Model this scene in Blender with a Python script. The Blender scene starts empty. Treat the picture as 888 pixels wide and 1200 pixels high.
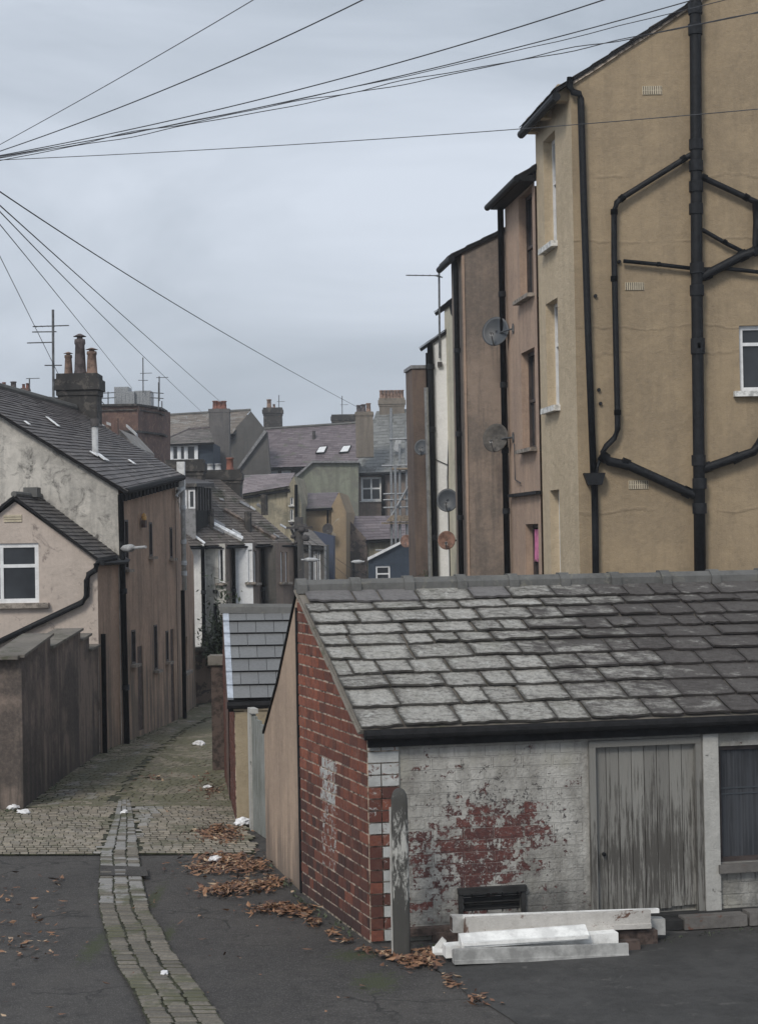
import bpy, bmesh, math, random
from mathutils import Vector, noise
from mathutils.geometry import tessellate_polygon
R = random.Random(7)
S = bpy.context.scene
COL = S.collection
# ---------------------------------------------------------------- camera
CAMZ = 4.22; FPX = 2000.0; PITCH = 0.015; ROLL = 0.018
cam = Vector((0, 0, CAMZ))
fwd = Vector((0, math.cos(PITCH), math.sin(PITCH)))
r0 = Vector((1, 0, 0)); u0 = Vector((0, -math.sin(PITCH), math.cos(PITCH)))
rgt = r0*math.cos(ROLL) - u0*math.sin(ROLL)
upv = r0*math.sin(ROLL) + u0*math.cos(ROLL)
def ray(px, py): return fwd*FPX + rgt*(px-444) - upv*(py-600)
def P(px, py, Y):
    d = ray(px, py); return cam + d*(Y/d.y)
def G(px, py, z=0.0):
    d = ray(px, py); return cam + d*((z-CAMZ)/d.z)
cd = bpy.data.cameras.new('camera'); co = bpy.data.objects.new('camera', cd); COL.objects.link(co)
cd.sensor_fit = 'VERTICAL'; cd.sensor_height = 36; cd.sensor_width = 36; cd.lens = 36*FPX/1200
cd.clip_start = 0.1; cd.clip_end = 3000
from mathutils import Matrix
m = Matrix((rgt, upv, -fwd)).transposed().to_4x4(); m.translation = cam
co.matrix_world = m; S.camera = co
V = Vector
# ---------------------------------------------------------------- materials
NK = 2.7    # noise contrast
def mat(name):
    mm = bpy.data.materials.new(name); mm.use_nodes = True
    nt = mm.node_tree; b = nt.nodes['Principled BSDF']
    return mm, nt, b
def nd(nt, t, **k):
    n = nt.nodes.new(t)
    for a, v in k.items(): setattr(n, a, v)
    return n
def lk(nt, a, b): nt.links.new(a, b)
def pos(nt, sc=(1,1,1), uv=False):
    g = nd(nt, 'ShaderNodeTexCoord') if uv else nd(nt, 'ShaderNodeNewGeometry')
    mp = nd(nt, 'ShaderNodeMapping'); mp.inputs['Scale'].default_value = sc
    lk(nt, g.outputs['UV' if uv else 'Position'], mp.inputs['Vector']); return mp.outputs[0]
def noi(nt, vec, scale, detail=5, rough=0.6, dist=0.0):
    n = nd(nt, 'ShaderNodeTexNoise'); n.inputs['Scale'].default_value = scale
    n.inputs['Detail'].default_value = detail; n.inputs['Roughness'].default_value = rough
    n.inputs['Distortion'].default_value = dist
    lk(nt, vec, n.inputs['Vector'])
    return mth(nt, 'ADD', mth(nt, 'MULTIPLY', mth(nt, 'SUBTRACT', n.outputs['Fac'], 0.5), NK), 0.5, True)
def ramp(nt, fac, a, b, ca=(0,0,0,1), cb=(1,1,1,1)):
    n = nd(nt, 'ShaderNodeValToRGB'); e = n.color_ramp.elements
    e[0].position = a; e[1].position = b; e[0].color = c4(ca); e[1].color = c4(cb)
    lk(nt, fac, n.inputs[0]); return n.outputs[0]
def c4(c): return tuple(c) if len(c) == 4 else (*c, 1)
def mix(nt, fac, a, b, bt='MIX'):
    n = nd(nt, 'ShaderNodeMix', data_type='RGBA', blend_type=bt)
    for i, v in ((0, fac), (6, a), (7, b)):
        if hasattr(v, 'node'): lk(nt, v, n.inputs[i])
        else: n.inputs[i].default_value = v if i == 0 else c4(v)
    return n.outputs[2]
def mth(nt, op, a, b=0.0, clamp=False):
    n = nd(nt, 'ShaderNodeMath', operation=op); n.use_clamp = clamp
    for i, v in ((0, a), (1, b)):
        if hasattr(v, 'node'): lk(nt, v, n.inputs[i])
        else: n.inputs[i].default_value = v
    return n.outputs[0]
def bump(nt, b, h, strength=0.3, dist=0.02):
    n = nd(nt, 'ShaderNodeBump'); n.inputs['Strength'].default_value = strength; n.inputs['Distance'].default_value = dist
    lk(nt, h, n.inputs['Height']); lk(nt, n.outputs[0], b.inputs['Normal'])
def mul(c, k): return tuple(x*k for x in c)
def wallmat(name, base, dirt=None, streak=0.5, patch=None, patch_lo=0.55, patch_hi=0.7, patch_sc=0.9, rough=0.9, bs=0.35, mott=0.5, low=None, seams=()):
    """weathered render: base colour, vertical rain streaks, blotches, optional peeled/mouldy patches"""
    mm, nt, b = mat(name); dirt = dirt or mul(base, 0.45)
    p = pos(nt); ps = pos(nt, (3.2, 3.2, 0.28))
    n1 = noi(nt, p, 0.8, 6, 0.65); n2 = noi(nt, ps, 1.3, 6, 0.7); n3 = noi(nt, p, 14, 6, 0.7)
    c = mix(nt, mth(nt, 'MULTIPLY', ramp(nt, n1, 0.35, 0.7), mott), base, dirt)
    c = mix(nt, mth(nt, 'MULTIPLY', ramp(nt, n2, 0.45, 0.75), streak), c, dirt)
    c = mix(nt, mth(nt, 'MULTIPLY', ramp(nt, n3, 0.3, 1.0), 0.3), c, mul(base, 1.3))
    c = mix(nt, mth(nt, 'MULTIPLY', ramp(nt, noi(nt, p, 4.5, 7, 0.75), 0.55, 1.0), 0.4*mott+0.12), c, mul(dirt, 0.8))
    if patch:
        n4 = noi(nt, p, patch_sc, 9, 0.72, 0.6)
        c = mix(nt, ramp(nt, n4, patch_lo, patch_hi), c, patch)
    if low:   # damp, dirty band near the ground with its own uneven edge
        sx = nd(nt, 'ShaderNodeSeparateXYZ'); lk(nt, p, sx.inputs[0])
        f = mth(nt, 'ADD', mth(nt, 'MULTIPLY', sx.outputs[2], -1.0/low[1]), mth(nt, 'ADD', 1.0, mth(nt, 'MULTIPLY', mth(nt, 'SUBTRACT', n2, 0.5), 2.0)), True)
        c = mix(nt, mth(nt, 'MULTIPLY', f, 0.7), c, low[0])
    h = mth(nt, 'ADD', mth(nt, 'MULTIPLY', noi(nt, p, 45, 4, 0.7), 0.4), mth(nt, 'MULTIPLY', noi(nt, p, 5, 4), 0.9))
    if seams:   # day joints and hairline cracks across the render, wandering and broken
        sx = nd(nt, 'ShaderNodeSeparateXYZ'); lk(nt, p, sx.inputs[0]); wob = mth(nt, 'MULTIPLY', mth(nt, 'SUBTRACT', noi(nt, p, 0.9, 5, 0.6), 0.5), 0.16)
        brk = ramp(nt, noi(nt, p, 0.7, 3), 0.35, 0.6)
        for z_ in seams:
            d = mth(nt, 'ABSOLUTE', mth(nt, 'SUBTRACT', mth(nt, 'ADD', sx.outputs[2], wob), z_))
            f = mth(nt, 'MULTIPLY', ramp(nt, d, 0.008, 0.035, (1,1,1), (0,0,0)), brk)
            c = mix(nt, mth(nt, 'MULTIPLY', f, 0.22), c, mul(dirt, 0.62)); h = mth(nt, 'ADD', h, mth(nt, 'MULTIPLY', f, 0.7))
    lk(nt, c, b.inputs['Base Color']); b.inputs['Roughness'].default_value = rough
    bump(nt, b, h, bs, 0.03); return mm
def plain(name, base, rough=0.6, var=0.3, sc=6, metal=0.0, bs=0.15, spec=0.5):
    mm, nt, b = mat(name); p = pos(nt)
    n = noi(nt, p, sc, 6, 0.65)
    c = mix(nt, ramp(nt, n, 0.3, 0.75), mul(base, 1+var), mul(base, 1-var))
    lk(nt, c, b.inputs['Base Color']); b.inputs['Roughness'].default_value = rough
    b.inputs['Metallic'].default_value = metal; b.inputs['Specular IOR Level'].default_value = spec
    bump(nt, b, noi(nt, p, sc*6, 4), bs, 0.01); return mm
def glass(name, base=(0.02,0.022,0.025), rough=0.08):
    mm, nt, b = mat(name); p = pos(nt)
    n = noi(nt, p, 1.3, 3)
    lk(nt, mix(nt, n, base, mul(base, 2.2)), b.inputs['Base Color'])
    b.inputs['Roughness'].default_value = rough; b.inputs['Specular IOR Level'].default_value = 0.35
    return mm
def slatemat(name, ca, cb, lich=None, lo=0.5, hi=0.7, rough=0.55, sc=3.0, moss=None, moss_lo=0.6, fine=0.6, bs=0.4):
    """slates: per-slate tone from the face colour, lichen and moss patches over them"""
    mm, nt, b = mat(name); p = pos(nt)
    at = nd(nt, 'ShaderNodeAttribute', attribute_name='tone'); sx = nd(nt, 'ShaderNodeSeparateColor'); lk(nt, at.outputs['Color'], sx.inputs[0])
    c = mix(nt, sx.outputs[0], ca, cb)
    n3 = noi(nt, p, 25, 8, 0.75)
    c = mix(nt, mth(nt, 'MULTIPLY', ramp(nt, n3, 0.35, 0.7), fine*0.6), c, mul(ca, 0.45))
    if lich:
        n = mth(nt, 'ADD', noi(nt, p, sc, 8, 0.7, 0.4), mth(nt, 'MULTIPLY', mth(nt, 'SUBTRACT', sx.outputs[1], 0.5), 0.35))
        c = mix(nt, mth(nt, 'MULTIPLY', ramp(nt, n, lo, hi), 0.85), c, lich)
    if moss:
        n = noi(nt, p, sc*0.45, 7, 0.7)
        c = mix(nt, ramp(nt, n, moss_lo, moss_lo+0.12), c, moss)
    lk(nt, c, b.inputs['Base Color']); b.inputs['Roughness'].default_value = rough
    b.inputs['Specular IOR Level'].default_value = 0.4
    bump(nt, b, noi(nt, p, 30, 6, 0.7), bs, 0.012); return mm
M = {}
# ---------------------------------------------------------------- mesh builder
class MB:
    def __init__(s): s.v = []; s.f = []; s.m = []; s.uv = []; s.t = []
    def face(s, pts, m=0, uv=None, tone=(0.5,0.5,0.5)):
        i = len(s.v); s.v += [V(p) for p in pts]; s.f.append(list(range(i, i+len(pts)))); s.m.append(m)
        s.uv.append(uv or [(0,0)]*len(pts)); s.t.append(tone)
    def box(s, c, ax, ay, az, m=0, tone=(0.5,0.5,0.5)):
        """centre, three half-axis vectors"""
        c, ax, ay, az = map(V, (c, ax, ay, az)); p = {}
        for i in (-1,1):
            for j in (-1,1):
                for k in (-1,1): p[i,j,k] = c+ax*i+ay*j+az*k
        for q in (((-1,-1,-1),(-1,1,-1),(1,1,-1),(1,-1,-1)), ((-1,-1,1),(1,-1,1),(1,1,1),(-1,1,1)),
                  ((-1,-1,-1),(1,-1,-1),(1,-1,1),(-1,-1,1)), ((1,1,-1),(-1,1,-1),(-1,1,1),(1,1,1)),
                  ((-1,1,-1),(-1,-1,-1),(-1,-1,1),(-1,1,1)), ((1,-1,-1),(1,1,-1),(1,1,1),(1,-1,1))):
            s.face([p[k] for k in q], m, None, tone)
    def abox(s, x0, x1, y0, y1, z0, z1, m=0, tone=(0.5,0.5,0.5)):
        s.box(((x0+x1)/2,(y0+y1)/2,(z0+z1)/2), ((x1-x0)/2,0,0), (0,(y1-y0)/2,0), (0,0,(z1-z0)/2), m, tone)
    def ext(s, pts, vec, m=0, tone=(0.5,0.5,0.5)):
        pts = [V(p) for p in pts]; vec = V(vec); q = [p+vec for p in pts]
        s.face(pts, m, None, tone); s.face(q[::-1], m, None, tone)
        for i in range(len(pts)):
            j = (i+1) % len(pts); s.face([pts[j], pts[i], q[i], q[j]], m, None, tone)
    def tube(s, pts, r, n=8, m=0, caps=True):
        pts = [V(p) for p in pts]; rr = r if isinstance(r, (list, tuple)) else [r]*len(pts); rings = []
        for i, p in enumerate(pts):
            d = (pts[min(i+1, len(pts)-1)] - pts[max(i-1, 0)]).normalized()
            a = d.cross(V((0,0,1)) if abs(d.z) < 0.9 else V((0,1,0))).normalized(); b = d.cross(a)
            rings.append([p + (a*math.cos(t)+b*math.sin(t))*rr[i] for t in (2*math.pi*k/n for k in range(n))])
        base = len(s.v)
        for rg in rings: s.v += rg
        for i in range(len(rings)-1):
            for k in range(n):
                a = base+i*n+k; b = base+i*n+(k+1) % n
                s.f.append([a, b, b+n, a+n]); s.m.append(m); s.uv.append([(0,0)]*4); s.t.append((0.5,)*3)
        if caps:
            for st in (0, len(rings)-1):
                s.f.append([base+st*n+k for k in range(n)]); s.m.append(m); s.uv.append([(0,0)]*n); s.t.append((0.5,)*3)
    def lathe(s, c, prof, n=16, m=0, axis=None):
        """profile of (radius, height) about axis through c"""
        c = V(c); ax = V(axis).normalized() if axis else V((0,0,1))
        a = ax.orthogonal().normalized(); b = ax.cross(a); base = len(s.v)
        for r, h in prof: s.v += [c+ax*h+(a*math.cos(t)+b*math.sin(t))*r for t in (2*math.pi*k/n for k in range(n))]
        for i in range(len(prof)-1):
            for k in range(n):
                p = base+i*n+k; q = base+i*n+(k+1) % n
                s.f.append([p, q, q+n, p+n]); s.m.append(m); s.uv.append([(0,0)]*4); s.t.append((0.5,)*3)
    def build(s, name, mats, parent=None, smooth=False):
        me = bpy.data.meshes.new(name); me.from_pydata([tuple(p) for p in s.v], [], s.f)
        mats = mats if isinstance(mats, (list, tuple)) else [mats]
        for x in mats: me.materials.append(x)
        for p, mi in zip(me.polygons, s.m): p.material_index = mi; p.use_smooth = smooth
        ul = me.uv_layers.new(name='UVMap'); i = 0; flat = []
        for u in s.uv:
            for q in u: flat += [q[0], q[1]]
        ul.data.foreach_set('uv', flat)
        ca = me.color_attributes.new('tone', 'FLOAT_COLOR', 'CORNER'); cc = []
        for f, t in zip(s.f, s.t): cc += [*t, 1.0]*len(f)
        ca.data.foreach_set('color', cc)
        o = bpy.data.objects.new(name, me); COL.objects.link(o)
        # origin at the base centre of the mesh
        if s.v and parent is None:
            lo = V((min(p.x for p in s.v), min(p.y for p in s.v), min(p.z for p in s.v))); hi = V((max(p.x for p in s.v), max(p.y for p in s.v), 0))
            off = V(((lo.x+hi.x)/2, (lo.y+hi.y)/2, lo.z)); me.transform(Matrix.Translation(-off)); o.location = off
        if parent is not None:
            o.parent = parent; w = V((0,0,0)); q = parent
            while q: w += q.location; q = q.parent
            me.transform(Matrix.Translation(-w))
        return o
def tag(o, label=None, cat=None, group=None, kind=None):
    if label: o['label'] = label
    if cat: o['category'] = cat
    if group: o['group'] = group
    if kind: o['kind'] = kind
    return o
def thing(name, label, cat, loc=(0,0,0), group=None):
    o = bpy.data.objects.new(name, None); COL.objects.link(o); o.location = V(loc); o.empty_display_size = 0.3
    return tag(o, label, cat, group)
# ---------------------------------------------------------------- walls
class Wall:
    """vertical plane through plan points a, b; u along it, w outward (towards the camera's side)"""
    def __init__(s, a, b, flip=False):
        s.a = V((a[0], a[1], 0)); s.b = V((b[0], b[1], 0)); s.U = (s.b-s.a).normalized(); s.L = (s.b-s.a).length
        s.N = V((s.U.y, -s.U.x, 0))
        if s.N.dot(-(s.a+s.b)/2) < 0: s.N = -s.N
        if flip: s.N = -s.N
    def pt(s, u, z, w=0): return s.a + s.U*u + s.N*w + V((0,0,z))
    def px(s, px, py, w=0.0):
        d = ray(px, py); o = s.a+s.N*w; t = (o-cam).dot(s.N)/d.dot(s.N); p = cam+d*t
        return ((p-s.a).dot(s.U), p.z)
    def rect(s, x0, y0, x1, y1):
        c = s.px((x0+x1)/2, (y0+y1)/2); 
        l = s.px(x0, (y0+y1)/2)[0]; r = s.px(x1, (y0+y1)/2)[0]; t = s.px((x0+x1)/2, y0)[1]; bt = s.px((x0+x1)/2, y1)[1]
        return (min(l, r), bt, max(l, r), t)
def sheet(mb, w, outline, holes=(), depth=0.12, m=0, mr=None):
    """wall skin with real openings; reveals go in by depth"""
    loops = [[V((u, z, 0)) for u, z in outline]]
    for (a, b, c, d) in holes: loops.append([V((a,b,0)), V((c,b,0)), V((c,d,0)), V((a,d,0))])
    flat = [p for l in loops for p in l]
    for t in tessellate_polygon(loops):
        q = [flat[i] for i in t]
        mb.face([w.pt(p.x, p.y) for p in q], m, [(p.x, p.y) for p in q])
    for (a, b, c, d) in holes:
        pts = [(a,b),(c,b),(c,d),(a,d)]
        for i in range(4):
            p, q = pts[i], pts[(i+1) % 4]
            mb.face([w.pt(*p), w.pt(*q), w.pt(*q, -depth), w.pt(*p, -depth)], m if mr is None else mr)
def window(root, w, rect, depth=0.12, fw=0.06, frame='white_frame', pane='glass', bars=(), hbars=(), sill=None, name='window', label=None, sd=0.12, so=0.1, sh=0.07):
    a, b, c, d = rect; mb = MB(); y = -depth+0.03
    def bar(u0, z0, u1, z1, t=0.03):
        mb.box(w.pt((u0+u1)/2, (z0+z1)/2, y), w.U*((u1-u0)/2), w.N*t, V((0,0,(z1-z0)/2)))
    bar(a, b, a+fw, d); bar(c-fw, b, c, d); bar(a+fw, b, c-fw, b+fw); bar(a+fw, d-fw, c-fw, d)
    for f in bars: bar(a+(c-a)*f-fw*0.4, b+fw, a+(c-a)*f+fw*0.4, d-fw, 0.022)
    for f in hbars: bar(a+fw, b+(d-b)*f-fw*0.4, c-fw, b+(d-b)*f+fw*0.4, 0.026)
    o = mb.build(name, M[frame], root)
    if label: o['label'] = label
    g = MB(); g.face([w.pt(a, b, y-0.01), w.pt(c, b, y-0.01), w.pt(c, d, y-0.01), w.pt(a, d, y-0.01)]); g.build('pane', M[pane], o)
    if sill:
        s_ = MB(); s_.box(w.pt((a+c)/2, b-sh/2-0.002, sd/2-depth*0.4), w.U*((c-a)/2+so), w.N*(sd/2+depth*0.4), V((0,0,sh/2))); s_.build('sill', M[sill], o)
    return o
def door(root, w, rect, depth=0.12, mt='dark_door', label=None, planks=5):
    a, b, c, d = rect; mb = MB(); n = planks
    for i in range(n):
        u0 = a+(c-a)*i/n; u1 = a+(c-a)*(i+1)/n
        mb.box(w.pt((u0+u1)/2, (b+d)/2, -depth+0.02), w.U*((u1-u0)/2-0.004), w.N*0.02, V((0,0,(d-b)/2-0.002)), tone=(R.random(),R.random(),0))
    mb.face([w.pt(a,b,-depth-0.002), w.pt(c,b,-depth-0.002), w.pt(c,d,-depth-0.002), w.pt(a,d,-depth-0.002)])
    o = mb.build('door', M[mt], root)
    if label: o['label'] = label
    return o
def slates(mb, A, B, C, D, rows, wd, th=0.012, rag=0.0, m=0, fr=None, tonef=None, lap=1.12, sub=1):
    """overlapping slates on the roof quad A (eave left) B (eave right) C (ridge right) D (ridge left)"""
    A, B, C, D = map(V, (A, B, C, D)); n = (B-A).cross(D-A).normalized()
    if n.z < 0: n = -n
    fr = fr or [i/rows for i in range(rows+1)]; rows = len(fr)-1
    L = (B-A).length; hgt = (D-A).length
    def q(u, v, o): return (A.lerp(B, u)).lerp(D.lerp(C, u), v) + n*o
    for r in range(rows):
        v0 = fr[r]; v1 = min(1.0, v0+(fr[r+1]-v0)*lap); u = -R.random()*wd/L*0.8
        rj = R.uniform(-1,1)*rag*0.35/hgt
        while u < 1:
            w_ = wd*(1+R.uniform(-1,1)*(0.42 if rag else 0.25))/L; ua = max(u, 0); ub = min(u+w_, 1); u += w_
            if ub-ua < 0.12*wd/L: continue
            g = (0.008 if rag else 0.004)/L; vj = rj+R.uniform(-1,1)*rag*0.8/hgt; ua2 = ua+g*R.uniform(0.5,2); ub2 = ub-g*R.uniform(0.5,2)
            o0 = th*R.uniform(1.5, 2.3); tilt = R.uniform(-0.3,0.3)*th
            ns = sub; lo = []
            for i in range(ns+1):
                k = i/ns; uu_ = (ua2+(ub2-ua2)*k)*L; jv = R.uniform(-1,1)*rag/hgt*(0.6 if i in (0,ns) else 1)+noise.noise(V((uu_*0.7, r*1.7, 4)))*rag*2.2/hgt*(v0 > 0)
                lo.append(q(ua2+(ub2-ua2)*k, v0+vj*(v0 > 0)+jv*0.6+(rag*0.5/hgt if i in (0,ns) and R.random() < 0.5 else 0), o0+tilt*(k-0.5)+R.uniform(-1,1)*th*0.15*(rag > 0)))
            hi = [q(ub2, v1, th*0.35), q(ua2, v1, th*0.35)]
            t = tonef(ua, v0) if tonef else (R.random(), R.random(), R.random())
            mb.face(lo+hi, m, [(i/ns, 0.0) for i in range(ns+1)]+[(1.0,1.0),(0.0,1.0)], t)
            dn = [p-n*th for p in lo]
            for i in range(ns): mb.face([dn[i], dn[i+1], lo[i+1], lo[i]], m, None, (t[0]*0.6, t[1], t[2]))
            mb.face([dn[0], lo[0], hi[1]], m, None, t); mb.face([lo[-1], dn[-1], hi[0]], m, None, t)
def roof(root, A, B, C, D, mt, rows, wd, under='dark_wood', thick=0.1, label=None, **k):
    """roof slope: slab with a skin of slates"""
    A, B, C, D = map(V, (A, B, C, D)); mb = MB(); n = (B-A).cross(D-A).normalized()
    if n.z < 0: n = -n
    k_np = 0.003+abs((C-A).dot(n))*0.6
    mb.ext([A-n*k_np, B-n*k_np, C-n*k_np, D-n*k_np], -n*thick, 1)
    slates(mb, A, B, C, D, rows, wd, **k)
    o = mb.build('roof', [M[mt], M[under]], root)
    if label: o['label'] = label
    return o
def clip(poly, edges):
    """Sutherland-Hodgman against convex polygon given counter-clockwise"""
    out = poly
    for i in range(len(edges)):
        a, b = edges[i], edges[(i+1) % len(edges)]; inp = out; out = []
        side = lambda p: (b[0]-a[0])*(p[1]-a[1])-(b[1]-a[1])*(p[0]-a[0])
        for j in range(len(inp)):
            p, q = inp[j], inp[(j+1) % len(inp)]; sp, sq = side(p), side(q)
            if sp >= 0: out.append(p)
            if (sp >= 0) != (sq >= 0):
                t = sp/(sp-sq); out.append((p[0]+(q[0]-p[0])*t, p[1]+(q[1]-p[1])*t))
        if len(out) < 3: return []
    return out
def bricks(mb, w, outline, ch=0.124, bl=0.31, z0=0.0, proud=0.012, m=0, tonef=None, head_every=1, holes=(), joint=0.011):
    """individual bricks standing proud of the mortar"""
    us = [p[0] for p in outline]; zs = [p[1] for p in outline]; r = 0; z = z0
    while z < max(zs):
        hd = (r % 2 == 1) and head_every; step = bl/2 if hd else bl
        u = min(us) - (bl*0.25 if hd else 0) - (0 if r % 4 < 2 else bl*0.5)*(0 if head_every else 1)
        while u < max(us):
            l = step; j = lambda: R.uniform(-1,1)*0.003
            rect = [(u+joint/2+j(), z+joint/2+j()), (u+l-joint/2+j(), z+joint/2+j()), (u+l-joint/2+j(), z+ch-joint/2+j()), (u+joint/2+j(), z+ch-joint/2+j())]
            u += l; cx = u-l/2; cz = z+ch/2
            if any(a-0.02 < cx < c+0.02 and b < cz < d for a, b, c, d in holes): continue
            pl = clip(rect, outline)
            if len(pl) < 3: continue
            t = tonef(cx, cz) if tonef else (R.random(), R.random(), R.random())
            pr = proud*R.uniform(0.6, 1.3)
            ctr = (sum(p[0] for p in pl)/len(pl), sum(p[1] for p in pl)/len(pl))
            inn = [(p[0]+(ctr[0]-p[0])*0.04, p[1]+(ctr[1]-p[1])*0.08) for p in pl]
            mb.face([w.pt(*p, pr) for p in inn], m, [tuple(p) for p in inn], t)
            for i in range(len(pl)):
                k = (i+1) % len(pl); mb.face([w.pt(*pl[i], -0.002), w.pt(*pl[k], -0.002), w.pt(*inn[k], pr), w.pt(*inn[i], pr)], m, None, t)
        z += ch; r += 1
def pipe(root, pts, r, mt='black_pipe', name='downpipe', collars=(), label=None, n=10):
    mb = MB(); mb.tube(pts, r, n)
    for c, d in collars:
        c = V(c); d = V(d).normalized()*r*0.9; mb.tube([c-d, c+d], r*1.22, n)
    o = mb.build(name, M[mt], root, True)
    if label: o['label'] = label
    return o
def chimney(root, c, wx, wy, z0, z1, mt, pots=(), cap=0.12, capmt=None, label=None, pot='pot_red', axis=None, corbel=True):
    """stack with oversailing courses; pots = (du, radius, height, kind)"""
    U = V(axis) if axis else V((1,0,0)); U = V((U.x,U.y,0)).normalized(); W = V((-U.y, U.x, 0)); c = V((c[0], c[1], 0)); mb = MB()
    bx = lambda a, b, k, m_=0: mb.box(c+V((0,0,(a+b)/2)), U*(wx/2+k), W*(wy/2+k), V((0,0,(b-a)/2)), m_)
    bx(z0, z1-cap*2, 0)
    if corbel:
        bx(z1-cap*2, z1-cap*1.5, cap*0.12); bx(z1-cap*1.5, z1-cap*0.5, cap*0.3); bx(z1-cap*0.5, z1, cap*0.1)
    else: bx(z1-cap*2, z1, 0.03)
    o = mb.build('chimney', M[mt], root)
    if label: o['label'] = label
    for pt_ in pots:
        du, r, h = pt_[:3]; k = pt_[3] if len(pt_) > 3 else pot; hood = len(pt_) > 4
        q = MB(); prof = [(r*1.15,0),(r*1.2,h*0.08),(r,h*0.12),(r*0.88,h*0.8),(r*1.1,h*0.84),(r*1.1,h*0.93),(r*0.8,h*0.95),(r*0.8,h*0.5)]
        if hood: prof = [(r*1.15,0),(r,h*0.1),(r*0.8,h*0.72),(r*0.95,h*0.76),(r*0.9,h*0.86),(r*0.5,h*0.88),(r*0.5,h*0.92),(r*1.15,h*0.93),(r*0.2,h*1.0),(0.001,h)]
        q.lathe(c+U*du+V((0,0,z1)), prof, 14); q.build('chimney_pot', M[k], o, True)
    return o
def dish(p, r, wallp, label, mt='dish_grey', face=(-0.35,-1,0.25)):
    p = V(p); f = V(face).normalized(); t = thing('satellite_dish', label, 'satellite dish', wallp, 'satellite dishes fixed to the houses')
    side = f.cross(V((0,0,1))).normalized(); up = side.cross(f).normalized()
    mb = MB(); n = 28; rings = []
    for k in range(7):
        a = k/6; rings.append([p + (side*math.cos(x)*0.92 + up*math.sin(x)*1.0)*r*a + f*(a*a*r*0.24 - r*0.24) for x in (2*math.pi*i/n for i in range(n))])
    b0 = len(mb.v)
    for rg in rings: mb.v += rg
    for k in range(6):
        for i in range(n):
            a_ = b0+k*n+i; b_ = b0+k*n+(i+1) % n; mb.f.append([a_, b_, b_+n, a_+n]); mb.m.append(0); mb.uv.append([(0,0)]*4); mb.t.append((.5,)*3)
    o = mb.build('reflector', M[mt], t, True); md = o.modifiers.new('thick', 'SOLIDIFY'); md.thickness = 0.012
    a = MB(); tip = p - up*r*0.42 + f*r*0.75; low = p - up*r*0.97
    a.tube([low - f*0.03, low+f*0.05, tip], 0.012, 6); a.build('arm', M['dish_metal'], t)
    l = MB(); l.tube([tip-f*0.01-up*0.01, tip+up*0.02 - f*0.07], [0.035, 0.028], 10); l.build('receiver', M['dish_lnb'], t, True)
    b = MB(); wp = V(wallp); bk = p - f*(r*0.24+0.02); mid = V((wp.x, wp.y, bk.z))
    b.tube([bk, bk-f*0.06, bk.lerp(mid, 0.6), mid], 0.018, 8); b.tube([mid-V((0,0,0.1)), mid+V((0,0,0.1))], 0.016, 6)
    b.box(mid, (0.02,0,0), (0,0.035,0), (0,0,0.06)); b.build('bracket', M['dish_metal'], t); return t
def aerial(base, h, arms, label, r=0.014, yr=0.006):
    """mast with yagi booms: arms = (height fraction, half length, azimuth, elements)"""
    t = thing('tv_aerial', label, 'tv aerial', base, 'television aerials on the roofs'); b = V(base)
    mb = MB(); mb.tube([b, b+V((0.01*h,0,h))], r, 6); mb.build('mast', M['dish_metal'], t)
    for hf, hl, az, ne, sh in arms:
        d = V((math.cos(az), math.sin(az), 0.02)).normalized(); s_ = V((-d.y, d.x, 0)); c = b+V((0.01*h*hf,0,h*hf)) + d*sh
        a = MB(); a.tube([c-d*hl, c+d*hl], yr*1.4, 5)
        for i in range(ne):
            q = c-d*hl+d*(2*hl*(i+0.5)/ne); e = hl*0.22*(1.3-0.6*i/ne); a.tube([q-s_*e, q+s_*e], yr, 4)
        a.build('antenna', M['dish_metal'], t)
    return t
# ---------------------------------------------------------------- material library
M['yellow'] = wallmat('yellow_render', (0.345,0.266,0.172), (0.225,0.177,0.12), 0.36, mott=0.42, bs=0.4, seams=(10.2,7.65,7.25,9.1,4.6))
M['cream_render'] = wallmat('cream_render', (0.56,0.46,0.325), (0.42,0.34,0.23), 0.35, mott=0.45, bs=0.6)
M['pink'] = wallmat('pink_render', (0.46,0.33,0.245), (0.27,0.20,0.165), 0.45, mott=0.4)
M['greybrown'] = wallmat('grey_brown_render', (0.30,0.235,0.19), (0.14,0.12,0.105), 0.7, mott=0.7)
M['white_wall'] = wallmat('white_painted_wall', (0.80,0.80,0.79), (0.5,0.5,0.49), 0.25, (0.2,0.2,0.19), 0.88, 0.97, 2.5, mott=0.15)
M['cream_wall'] = wallmat('cream_painted_wall', (0.66,0.62,0.5), (0.4,0.38,0.3), 0.4)
M['tower'] = wallmat('dark_brown_render', (0.17,0.125,0.10), (0.08,0.065,0.06), 0.7)
M['leftbig'] = wallmat('mouldy_cream_render', (0.58,0.55,0.50), (0.27,0.26,0.24), 0.5, (0.13,0.125,0.115), 0.55, 0.92, 2.6, mott=0.6)
M['pinkbrown'] = wallmat('pink_brown_render', (0.44,0.31,0.232), (0.22,0.165,0.13), 0.65, mott=0.45, low=((0.10,0.09,0.075), 2.2))
M['smallgable'] = wallmat('pale_pink_render', (0.53,0.455,0.40), (0.38,0.33,0.29), 0.25, (0.24,0.2,0.18), 0.68, 0.9, 2.3, mott=0.35)
M['yardwall'] = wallmat('streaked_yard_render', (0.235,0.185,0.155), (0.065,0.055,0.05), 0.75, mott=0.9, low=((0.05,0.045,0.04), 0.9))
M['tan'] = wallmat('tan_render', (0.45,0.335,0.25), (0.27,0.205,0.16), 0.45, mott=0.35, low=((0.15,0.12,0.10), 0.8))
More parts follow.
